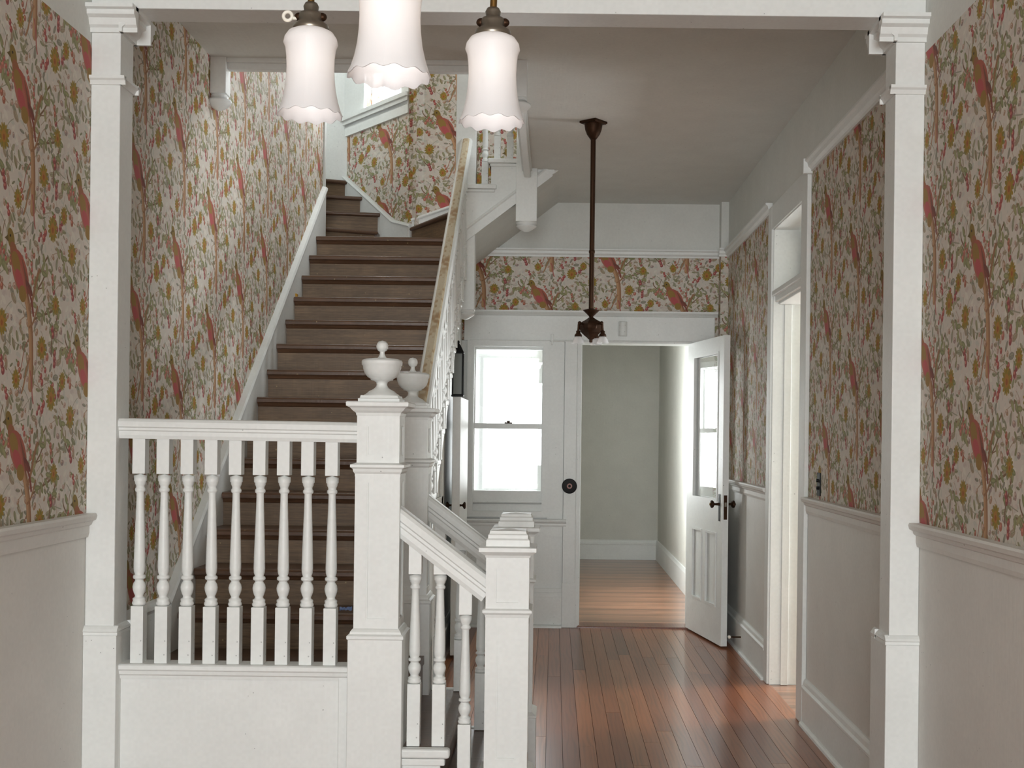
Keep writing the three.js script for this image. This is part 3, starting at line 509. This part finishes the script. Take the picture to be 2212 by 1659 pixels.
// front of the landing
{
  const t = struct('trim_9');
  obj('panel', bx(-1.565, -0.71, 0, 0.60, 4.335, 4.37), M.white, t);
  obj('edge_strip', [bx(-1.565, -1.55, 0, 0.60, 4.325, 4.34), bx(-0.765, -0.73, 0, 0.60, 4.325, 4.34, 0.003)], M.white, t);
  obj('cap', [runX(4.335, 0.575, -1.575, -0.72, [[-0.07, 0], [0.008, 0], [0.010, 0.012], [0.018, 0.018], [0.020, 0.030], [0.026, 0.036], [0.026, 0.050], [0.020, 0.054], [-0.07, 0.054]])], M.white, t);
}
// newel posts
function newel(x, d, kind, label, group) {
  const t = thing('newel_post', label, 'newel post', [x, 0, d], group);
  const faces = (w, y0, y1, pw, py0, py1, rec) => { // four recessed-panel faces round a core
    const out = [bx(-w / 2 + rec, w / 2 - rec, y0, y1, -w / 2 + rec, w / 2 - rec)];
    for (let k = 0; k < 4; k++) out.push(rot(frame(-w / 2 + (k % 2 ? rec : 0), w / 2 - (k % 2 ? rec : 0), y0, y1, [[-pw / 2, pw / 2, py0, py1]], -w / 2, -w / 2 + rec), 'y', k * Math.PI / 2));
    return out;
  };
  const bead = (w, pw, py0, py1, rec) => { const out = []; for (let k = 0; k < 4; k++) out.push(rot(frame(-pw / 2, pw / 2, py0, py1, [[-pw / 2 + 0.005, pw / 2 - 0.005, py0 + 0.005, py1 - 0.005]], -w / 2 + 0.002, -w / 2 + rec), 'y', k * Math.PI / 2)); return out; };
  if (kind === 'tall') {
    obj('pedestal', bx(-0.0975, 0.0975, 0, 0.735, -0.0975, 0.0975, 0.003), M.white, t);
    obj('pedestal_moulding', square([[0.0975, 0.732], [0.101, 0.736], [0.101, 0.746], [0.092, 0.752], [0.090, 0.760], [0.084, 0.768], [0.078, 0.772]]), M.white, t);
    obj('shaft', faces(0.16, 0.74, 1.315, 0.074, 0.80, 1.296, 0.007).concat(bead(0.16, 0.074, 0.80, 1.296, 0.007)), M.white, t);
    obj('collar', square([[0.07, 1.312], [0.081, 1.313], [0.081, 1.322], [0.086, 1.330], [0.088, 1.340], [0.096, 1.346], [0.096, 1.355], [0.076, 1.362], [0.07, 1.362]]), M.white, t);
    obj('neck', faces(0.152, 1.355, 1.535, 0.08, 1.386, 1.496, 0.006).concat(bead(0.152, 0.08, 1.386, 1.496, 0.006)), M.white, t);
    obj('cap', square([[0.06, 1.528], [0.078, 1.530], [0.080, 1.540], [0.090, 1.548], [0.098, 1.558], [0.110, 1.564], [0.111, 1.576], [0.108, 1.580], [0.074, 1.581], [0.074, 1.591], [0.068, 1.594], [0.066, 1.603], [0.05, 1.604]]), M.white, t);
    const u = obj('urn', lathe([[0.0, 1.60], [0.066, 1.600], [0.064, 1.606], [0.052, 1.614], [0.046, 1.620], [0.030, 1.628], [0.022, 1.636], [0.019, 1.644], [0.021, 1.653], [0.030, 1.658], [0.040, 1.660], [0.041, 1.665], [0.050, 1.670], [0.062, 1.684], [0.068, 1.702], [0.069, 1.712], [0.073, 1.716], [0.0735, 1.728], [0.071, 1.733], [0.058, 1.737], [0.030, 1.740], [0.0, 1.741]], 40), M.white, t);
    obj('finial', lathe([[0.022, 1.738], [0.014, 1.744], [0.010, 1.752], [0.0085, 1.760], [0.0095, 1.764], [0.016, 1.768], [0.0205, 1.776], [0.0215, 1.784], [0.0195, 1.793], [0.013, 1.801], [0.0, 1.804]], 28), M.white, u);
  } else {
    obj('pedestal', bx(-0.095, 0.095, 0, 0.245, -0.095, 0.095, 0.003), M.white, t);
    obj('pedestal_moulding', square([[0.095, 0.243], [0.097, 0.246], [0.097, 0.254], [0.086, 0.262], [0.076, 0.268]]), M.white, t);
    obj('shaft', faces(0.154, 0.25, 0.82, 0.072, 0.31, 0.785, 0.006).concat(bead(0.154, 0.072, 0.31, 0.785, 0.006)), M.white, t);
    obj('collar', square([[0.07, 0.815], [0.078, 0.816], [0.080, 0.826], [0.088, 0.834], [0.088, 0.843], [0.078, 0.848], [0.07, 0.85]]), M.white, t);
    obj('neck', faces(0.154, 0.84, 1.035, 0.078, 0.87, 0.99, 0.005), M.white, t);
    obj('cap', square([[0.07, 1.028], [0.079, 1.030], [0.082, 1.038], [0.094, 1.046], [0.102, 1.052], [0.102, 1.066], [0.078, 1.070], [0.077, 1.092], [0.071, 1.098], [0.071, 1.110], [0.066, 1.114], [0.064, 1.124], [0.0, 1.130]]), M.white, t);
  }
  return t;
}
newel(-0.628, 4.372, 'tall', 'front tall white newel post with urn finial at the end of the landing railing');
newel(-0.626, 5.30, 'tall', 'rear tall white newel post with urn finial, half hidden behind the front one');
newel(-0.160, 4.362, 'short', 'front short white newel post with stepped flat cap at the foot of the steps');
newel(-0.160, 5.30, 'short', 'rear short white newel post, only its cap and right edge showing behind the front one');
// turned balusters and handrails
function baluster(h, turned, base = 0.206, w = 0.046) { // local: stands on y = 0
  const k = turned / 0.477, y = (v) => base + v * k, top = base + turned;
  const prof = [[0.0, 0], [0.021, 0], [0.0245, 0.006], [0.0245, 0.012], [0.0215, 0.016], [0.0225, 0.020], [0.0225, 0.026], [0.016, 0.030], [0.0145, 0.036], [0.019, 0.046], [0.0225, 0.058], [0.0235, 0.068], [0.021, 0.080], [0.015, 0.090], [0.0145, 0.094], [0.0215, 0.098], [0.0225, 0.102], [0.0215, 0.108], [0.0155, 0.112], [0.0195, 0.124], [0.0205, 0.14], [0.0195, 0.19], [0.0165, 0.29], [0.0135, 0.385], [0.0132, 0.41], [0.0180, 0.414], [0.0190, 0.419], [0.0180, 0.424], [0.0145, 0.428], [0.0150, 0.434], [0.019, 0.442], [0.0195, 0.448], [0.0225, 0.452], [0.0228, 0.470], [0.0, 0.477]];
  return [bx(-w / 2, w / 2, 0, base, -w / 2, w / 2, 0.002), bx(-w / 2, w / 2, top, h, -w / 2, w / 2, 0.002), lathe(prof.map((p) => [p[0], y(p[1])]), 18)];
}
const railProfile = [[-0.030, -0.072], [0.030, -0.072], [0.034, -0.060], [0.034, -0.046], [0.039, -0.042], [0.039, -0.034], [0.045, -0.030], [0.046, -0.012], [0.038, -0.003], [0.025, 0], [-0.025, 0], [-0.038, -0.003], [-0.046, -0.012], [-0.045, -0.030], [-0.039, -0.034], [-0.039, -0.042], [-0.034, -0.046], [-0.034, -0.060]];
function rail(p0, p1, out, scale = 1) { return run(p0, p1, out, railProfile.map((p) => [p[0], p[1] * scale])); }
{
  const t = thing('landing_railing', 'white railing of nine turned balusters along the front of the landing', 'railing');
  obj('handrail', rail(V(-1.585, 1.512, 4.362), V(-0.70, 1.506, 4.362), ZV, 1.02), M.white, t);
  const geo = join(baluster(0.812, 0.477));
  for (let i = 0; i < 9; i++) { const b = new THREE.Mesh(geo, M.white); b.name = 'baluster'; b.castShadow = b.receiveShadow = true; b.position.set(-1.497 + i * 0.0869, 0.628, -4.362); t.add(b); }
}
for (const [d, label] of [[4.355, 'front white sloping railing between the tall and the short front newel posts'], [5.30, 'rear white sloping railing beside the steps, between the rear newel posts']]) {
  const t = thing('step_railing', label, 'railing'), top = (x) => 1.205 - (x + 0.55) * 0.76;
  obj('handrail', rail(V(-0.56, top(-0.56), d), V(-0.20, top(-0.20), d), ZV, 1.25), M.white, t);
  for (const [x, y] of [[-0.495, 0.342], [-0.405, 0.342], [-0.312, 0.172]]) {
    const h = top(x) - 0.095 - y + 0.01, base = y > 0.2 ? 0.224 : 0.25, m = new THREE.Mesh(join(baluster(h, 0.395, base, 0.047)), M.white);
    m.name = 'baluster'; m.castShadow = m.receiveShadow = true; m.position.set(x, y, -d); t.add(m);
  }
}
{
  const t = thing('stair_railing', 'long white handrail and balusters climbing the right side of the main stairs, paint worn', 'railing');
  const SL = RISE / RUN, X = -0.614, top = (d) => 1.475 + (d - 5.38) * SL;
  obj('handrail', run(V(X, top(5.36), 5.36), V(X, top(8.14), 8.14), XV, railProfile.map((p) => [p[0] * 0.85, p[1] * 1.3])), M.white, t);
  obj('worn_grip', run(V(X, top(5.42) - 0.001, 5.42), V(X, top(8.1) - 0.001, 8.1), XV, [[-0.023, 0], [0.021, 0], [0.020, 0.006], [0.012, 0.011], [-0.014, 0.011], [-0.022, 0.006]]), M.worn, t);
  const geos = [];
  for (let i = 1; i <= 13; i++) for (const o of [0.055, 0.165]) {
    const d = nd(i) + o; if (d < 5.5 || d > 8.05) continue;
    const h = top(d) - 0.10 - ny(i), k = o < 0.1 ? 0 : 1; geos[k] ??= join(baluster(0.72 + k * 0.08, 0.46, 0.12 + k * 0.04, 0.044));
    const b = new THREE.Mesh(geos[k], M.white); b.name = 'baluster'; b.castShadow = b.receiveShadow = true; b.position.set(X, ny(i), -d); b.scale.y = h / (0.72 + k * 0.08); t.add(b);
  }
}
{
  const t = thing('upper_railing', 'small white railing of square topped balusters on the upper flight', 'railing');
  obj('handrail', rail(V(-0.56, 3.92, 8.16), V(-0.20, 4.21, 8.16), ZV, 1.2), M.white, t);
  for (const [x, y] of [[-0.49, 3.16], [-0.408, 3.335], [-0.322, 3.335]]) { const b = obj('baluster', baluster(3.97 + (x + 0.5) * 0.8 - y - 0.08, 0.40, 0.16, 0.044), M.white, t); b.position.set(x, y, -8.165); }
}
// hanging newels with turned drops
function hanging(x, d, w, y0, y1, label, drop) {
  const t = thing('hanging_post', label, 'newel post', [x, 0, d]);
  obj('post', bx(-w / 2, w / 2, y0, y1, -w / 2, w / 2, 0.003), M.white, t);
  const r = w / 2;
  obj('drop', drop === 'acorn' ? lathe([[0, -0.078], [r * 0.35, -0.072], [r * 1.0, -0.058], [r * 1.42, -0.036], [r * 1.38, -0.026], [r * 0.98, -0.020], [r * 1.02, -0.010], [r * 0.9, 0]].map((p) => [p[0], y0 + p[1]]), 24) : lathe([[0, -0.062], [r * 0.3, -0.058], [r * 0.62, -0.046], [r * 0.95, -0.030], [r * 0.98, -0.020], [r * 0.84, -0.016], [r * 0.98, -0.010], [r * 0.98, 0.0]].map((p) => [p[0], y0 + p[1]]), 28), M.white, t);
  return t;
}
hanging(-0.618, 8.19, 0.136, 2.315, 4.05, 'tall white hanging post with a small drop at the top of the main stairs', 'bowl');
hanging(-0.205, 8.16, 0.142, 2.912, 4.35, 'white hanging post with a round turned drop at the right of the upper flight', 'bowl');
hanging(-1.638, 5.815, 0.085, 3.094, 3.27, 'small white corner drop on the left papered wall at the stair well edge', 'acorn');
hanging(-0.195, 5.815, 0.090, 3.094, 3.27, 'small white corner drop at the right end of the stair well edge', 'acorn');

// ------------------------------------------------------------------ doors
// glazed back door standing open into the hall
{
  const t = struct('door_2', 'white glazed door standing open into the hall against the right wall'), L = 0.862, ang = Math.atan2(0.155, 0.848);
  t.position.set(1.047, 0, -DB); t.rotation.y = 0;
  // local x runs from the hinge to the free edge; the visible face looks to +n
  const ux = new THREE.Vector3(Math.sin(ang), 0, Math.cos(ang)), nn = ux.clone().cross(UPV), m = new THREE.Matrix4().makeBasis(ux, UPV, nn);
  if (m.determinant() < 0) throw new Error('basis');
  const F = (a, b, c, d, h, f, k) => frame(a, b, c, d, h, f, k).applyMatrix4(m), K = 0.022;
  const s = nn.x < 0 ? 1 : -1;                        // face that looks into the hall
  obj('leaf', [F(0, L, 0.015, 2.19, [[0.15, 0.745, 1.02, 2.085], [0.15, 0.395, 0.27, 0.80], [0.475, 0.735, 0.27, 0.80]], -K, K)], M.white, t);
  obj('panel', [F(0.14, 0.405, 0.26, 0.81, [], -0.008, 0.008)], M.white, t);
  obj('panel', [F(0.465, 0.745, 0.26, 0.81, [], -0.008, 0.008)], M.white, t);
  const bd = []; for (const [a, b, c, d] of [[0.15, 0.745, 1.02, 2.085], [0.15, 0.395, 0.27, 0.80], [0.475, 0.735, 0.27, 0.80]]) for (const q of [-1, 1]) bd.push(F(a, b, c, d, [[a + 0.016, b - 0.016, c + 0.016, d - 0.016]], q > 0 ? 0.010 : -0.027, q > 0 ? 0.027 : -0.010));
  obj('panel_moulding', bd, M.white, t);
  obj('pane', F(0.145, 0.75, 1.015, 2.09, [], -0.002, 0.002), M.glass, t);
  const q = (g) => g.applyMatrix4(m);
  obj('escutcheon', [q(bx(0.782, 0.818, 0.885, 1.075, -0.0265, -0.022, 0.002)), q(bx(0.782, 0.818, 0.885, 1.075, 0.022, 0.0265, 0.002))], M.iron, t);
  for (const z of [-1, 1]) {
    const g = lathe([[0.012, 0], [0.010, 0.008], [0.008, 0.03], [0.010, 0.038], [0.022, 0.044], [0.0275, 0.052], [0.0265, 0.060], [0.016, 0.066], [0.0, 0.068]], 24).rotateX(z * Math.PI / 2).translate(0.80, 1.005, z * 0.024);
    const k = obj('knob', q(g), M.bronze, t);
    obj('knob_centre', q(new THREE.SphereGeometry(0.010, 16, 10).scale(1, 1, 0.5).translate(0.80, 1.005, z * 0.092)), M.brass, k);
  }
  obj('lock_plate', [q(bx(L - 0.0005, L + 0.002, 0.90, 1.07, -0.012, 0.012))], M.bronze, t);
  obj('latch', [q(bx(L + 0.0015, L + 0.010, 0.99, 1.02, -0.007, 0.007, 0.002))], M.nickel, t);
}
// low closet door under the stairs, seen edge on
{
  const t = struct('door_3', 'low white closet door under the stairs, seen almost edge on');
  obj('leaf', bx(-0.668, -0.616, 0.02, 1.72, 7.9, 8.6, 0.004), M.white, t);
  for (const z of [-1, 1]) obj('knob', lathe([[0.008, 0], [0.006, 0.012], [0.008, 0.018], [0.022, 0.026], [0.024, 0.034], [0.014, 0.04], [0, 0.041]], 20).rotateZ(-z * Math.PI / 2).translate(z > 0 ? -0.616 : -0.668, 1.005, -7.935), M.bronze, t);
}
// black lantern over the closet door
{
  const t = thing('lantern', 'black tapered lantern with grey glass on top of the low closet door edge', 'lantern', [-0.640, 1.722, 7.955]);
  const w0 = 0.040, w1 = 0.034;
  obj('glass', square([[0.0, 0.012], [w0 * 0.8, 0.012], [w1 * 0.9, 0.285], [0, 0.285]]), M.lanternGlass, t);
  const post = (sx, sz) => { const g = new THREE.CylinderGeometry(0.005, 0.006, 0.28, 6); return g.translate(sx * w1 * 0.95, 0.15, sz * w1 * 0.95); };
  obj('corner_bar', [post(1, 1), post(-1, 1), post(1, -1), post(-1, -1)], M.iron, t);
  obj('base', square([[0, 0], [w0, 0], [w0, 0.010], [w0 * 0.8, 0.016], [0, 0.017]]), M.iron, t);
  obj('roof', square([[w1 * 1.1, 0.283], [w1 * 1.15, 0.290], [w1 * 0.4, 0.342], [0.006, 0.352], [0.009, 0.36], [0.006, 0.37], [0, 0.372]]), M.iron, t);
  obj('key', [T(new THREE.SphereGeometry(0.009, 12, 8), -w1 - 0.008, 0.285, 0)], M.iron, t);
}

// ------------------------------------------------------------------ lamps
// hall pendant on a long rod
{
  const t = thing('pendant_lamp', 'dark bronze pendant lamp on a long rod with three little glass shades', 'pendant lamp', [0.203, YC, 6.87]);
  obj('canopy', [square([[0, 0], [0.056, 0], [0.057, -0.010], [0.050, -0.016], [0, -0.017]]).rotateY(Math.PI / 4 + 0.1), lathe([[0.050, -0.014], [0.051, -0.024], [0.047, -0.050], [0.037, -0.076], [0.024, -0.094], [0.017, -0.104], [0.0, -0.105]], 28)], M.bronze, t);
  obj('rod', [T(new THREE.CylinderGeometry(0.0145, 0.0145, 0.98, 20), 0, -0.59, 0), T(lathe([[0.0145, -0.01], [0.0175, -0.006], [0.0175, 0.006], [0.0145, 0.01]]), 0, -0.745, 0)], M.bronze, t);
  obj('flared_cup', lathe([[0.0145, -1.07], [0.047, -1.078], [0.047, -1.081], [0.030, -1.097], [0.014, -1.112], [0.010, -1.120], [0.0, -1.121]], 28), M.bronze, t);
  const b = obj('body', square([[0.008, -1.118], [0.020, -1.130], [0.036, -1.142], [0.048, -1.156], [0.051, -1.166], [0.050, -1.182], [0.041, -1.204], [0.028, -1.222], [0.017, -1.234], [0.012, -1.242], [0.007, -1.246], [0.0065, -1.262], [0.0, -1.264]]).rotateY(0.5), M.bronze, t);
  for (let k = 0; k < 4; k++) { const a = 0.5 + k * Math.PI / 2; obj('boss', new THREE.SphereGeometry(0.015, 12, 8).scale(1, 1.1, 0.5).rotateY(a).translate(Math.sin(a) * 0.045, -1.174, Math.cos(a) * 0.045), M.bronze, b); }
  for (const a of [-1.15, 0.95, 2.75]) {
    const dx = Math.sin(a), dz = Math.cos(a), c = new THREE.CatmullRomCurve3([[0.040, -1.168], [0.062, -1.156], [0.076, -1.160], [0.078, -1.178], [0.080, -1.196]].map(([r, y]) => new THREE.Vector3(dx * r, y, dz * r)));
    const arm = obj('arm', [new THREE.TubeGeometry(c, 14, 0.0065, 8), new THREE.SphereGeometry(0.011, 12, 8).translate(dx * 0.072, -1.155, dz * 0.072)], M.bronze, t);
    obj('socket', lathe([[0.006, 0.0], [0.013, -0.006], [0.012, -0.016], [0.020, -0.026], [0.022, -0.036], [0, -0.037]], 20).translate(dx * 0.080, -1.196, dz * 0.080), M.bronze, arm);
    obj('shade', lathe([[0.015, -0.030], [0.021, -0.040], [0.031, -0.056], [0.036, -0.074], [0.0345, -0.074], [0.029, -0.057], [0.019, -0.042], [0.013, -0.033]], 24).translate(dx * 0.080, -1.196, dz * 0.080), M.clearGlass, arm);
    obj('bulb', lathe([[0.006, -0.034], [0.011, -0.046], [0.013, -0.058], [0.009, -0.07], [0, -0.074]], 16).translate(dx * 0.080, -1.196, dz * 0.080), M.clearGlass, arm);
  }
}
// chandelier of the near room: three frosted bells hang into the picture
{
  const t = thing('chandelier', 'brass and nickel chandelier with three white frosted bell shades near the camera', 'chandelier', [-0.35, YC, 2.6]);
  obj('stem', [T(new THREE.CylinderGeometry(0.011, 0.011, 0.56, 16), 0, -0.28, 0), lathe([[0, 0], [0.07, 0], [0.068, -0.02], [0.03, -0.04], [0, -0.042]]), lathe([[0, -0.66], [0.03, -0.64], [0.05, -0.60], [0.03, -0.56], [0, -0.55]])], M.brass, t);
  for (const [x, y, d, k] of [[-0.577, 2.203, 2.8, 1], [-0.151, 2.178, 2.75, 1], [-0.316, 2.131, 2.25, 1.04]]) {
    const lx = x + 0.35, lz = -(d - 2.6), ly = y - YC, r = Math.hypot(lx, lz), ux = lx / r, uz = lz / r;
    const c = new THREE.CatmullRomCurve3([[0.02, -0.60], [r * 0.4, -0.56], [r * 0.8, -0.60], [r, ly + 0.30], [r, ly + 0.25]].map(([q, h]) => new THREE.Vector3(ux * q, h, uz * q)));
    const arm = obj('arm', new THREE.TubeGeometry(c, 30, 0.008, 10), M.brass, t);
    const at = (g) => g.translate(lx, ly, lz);
    obj('fitter', at(lathe([[0.0, 0.262], [0.014, 0.260], [0.018, 0.252], [0.016, 0.240], [0.026, 0.236], [0.030, 0.228], [0.029, 0.216], [0.040, 0.208], [0.043, 0.196], [0.036, 0.190], [0, 0.190]].map((p) => [p[0] * k, p[1]]), 32)), M.nickel, arm);
    if (x < -0.5) obj('switch_key', [at(new THREE.TorusGeometry(0.010, 0.0042, 8, 18).translate(-0.052, 0.226, 0.01)), at(new THREE.CylinderGeometry(0.004, 0.005, 0.02, 8).rotateZ(Math.PI / 2).translate(-0.032, 0.222, 0.008))], M.cream, arm);
    obj('thumb_screw', [-1, 1].map((q) => at(new THREE.SphereGeometry(0.011, 12, 8).scale(1, 0.9, 0.8).translate(q * 0.027, 0.226, 0.006))), M.bronze, arm);
    // bell with a scalloped rim
    const prof = [[0.036, 0.198], [0.052, 0.190], [0.060, 0.178], [0.0625, 0.166], [0.058, 0.155], [0.0555, 0.135], [0.0545, 0.110], [0.0555, 0.085], [0.0585, 0.058], [0.064, 0.032], [0.070, 0.012], [0.0755, 0.0]];
    const inner = prof.map((p) => [p[0] - 0.0025, p[1] - 0.0005]).reverse();
    const g = new THREE.LatheGeometry([...prof, ...inner].map((p) => new THREE.Vector2(p[0] * k, p[1])), 72), ps = g.attributes.position;
    for (let i = 0; i < ps.count; i++) { const X = ps.getX(i), Y = ps.getY(i), Z = ps.getZ(i), w = Math.max(0, 1 - Y / 0.06), a = Math.atan2(Z, X), s = Math.cos(a * 12); ps.setXYZ(i, X * (1 + 0.012 * w * s), Y - 0.0032 * w * w * s, Z * (1 + 0.012 * w * s)); }
    g.computeVertexNormals();
    obj('shade', at(g), M.opal, arm);
    obj('bulb', at(new THREE.SphereGeometry(0.022, 16, 12).translate(0, 0.12, 0)), M.bulb, arm);
    const l = new THREE.PointLight(0xfff0e0, 0.02); l.name = 'chandelier_bulb_light'; l.position.set(x, y + 0.12, -d); l.castShadow = true; scene.add(l);
  }
}

// ------------------------------------------------------------------ small fittings
{
  const t = thing('doorbell', 'round black iron bell plate with a small pink centre on the door casing', 'doorbell', [0.122, 1.088, DB - 0.014]);
  const g = (pts) => lathe(pts, 40).rotateX(Math.PI / 2);
  obj('plate', g([[0, 0], [0.058, 0], [0.058, 0.006], [0.052, 0.010], [0.024, 0.011], [0.022, 0.014], [0, 0.014]]), M.iron, t);
  obj('ring', g([[0.010, 0.012], [0.019, 0.013], [0.0205, 0.018], [0.016, 0.021], [0.011, 0.019], [0.010, 0.012]]), new THREE.MeshStandardMaterial({ name: 'pink_ceramic', color: 0xb98f8a, roughness: 0.4 }), t);
  obj('slot', [bx(-0.008, 0.008, -0.004, 0.003, -0.018, -0.012, 0.002)], M.dark, t);
}
{
  const c = obj('door_chime', [lathe([[0, 0], [0.031, 0], [0.032, 0.003], [0.032, 0.107], [0.031, 0.11], [0, 0.11]], 28)], M.white); c.position.set(0.517, 2.243, -(DB - 0.034));
  tag(c, 'small white upright cylinder chime on the board over the doorway', 'chime');
}
{
  const c = obj('sash_stop', [bx(-0.011, 0.011, -0.03, 0.03, -0.012, 0.012, 0.004), bx(-0.006, 0.006, -0.055, -0.02, -0.016, 0.0, 0.003)], M.white); c.position.set(-0.023, 2.225, -(DB - 0.006));
  tag(c, 'tiny white bracket on the upper right corner of the window casing', 'bracket');
}
{
  const t = thing('light_switch', 'black push-button light switch on the papered right wall above the rail', 'light switch', [XR, 1.245, 5.93]);
  obj('plate', bx(-0.006, 0, -0.057, 0.057, -0.035, 0.035, 0.002), M.iron, t);
  for (const y of [-0.018, 0.018]) obj('button', new THREE.CylinderGeometry(0.008, 0.008, 0.012, 14).rotateZ(Math.PI / 2).translate(-0.010, y, 0), M.iron, t);
}
{
  const t = thing('door_stop', 'small spring door stop with a pale tip on the baseboard behind the open door', 'door stop', [XR - 0.022, 0.115, 8.2]);
  obj('rod', new THREE.CylinderGeometry(0.005, 0.006, 0.075, 10).rotateZ(Math.PI / 2).translate(-0.037, 0, 0), M.bronze, t);
  obj('tip', new THREE.SphereGeometry(0.012, 14, 10).translate(-0.078, 0, 0), M.cream, t);
}
{
  seed = 5; const g = new THREE.PlaneGeometry(0.055, 0.026, 8, 4), p = g.attributes.position;
  for (let i = 0; i < p.count; i++) p.setZ(i, rr(-0.005, 0.005));
  g.rotateX(-1.1); g.computeVertexNormals();
  const c = obj('paper_scrap', g, M.blue); c.position.set(-0.915, ny(1) + 0.014, -(N1D + 0.05)); c.rotation.y = 0.2;
  tag(c, 'crumpled blue scrap on the lowest main step beside the tall newel', 'scrap');
}
scene.traverse((o) => { if (o.isMesh) { o.castShadow = true; o.receiveShadow = true; } });
renderer.render(scene, camera);
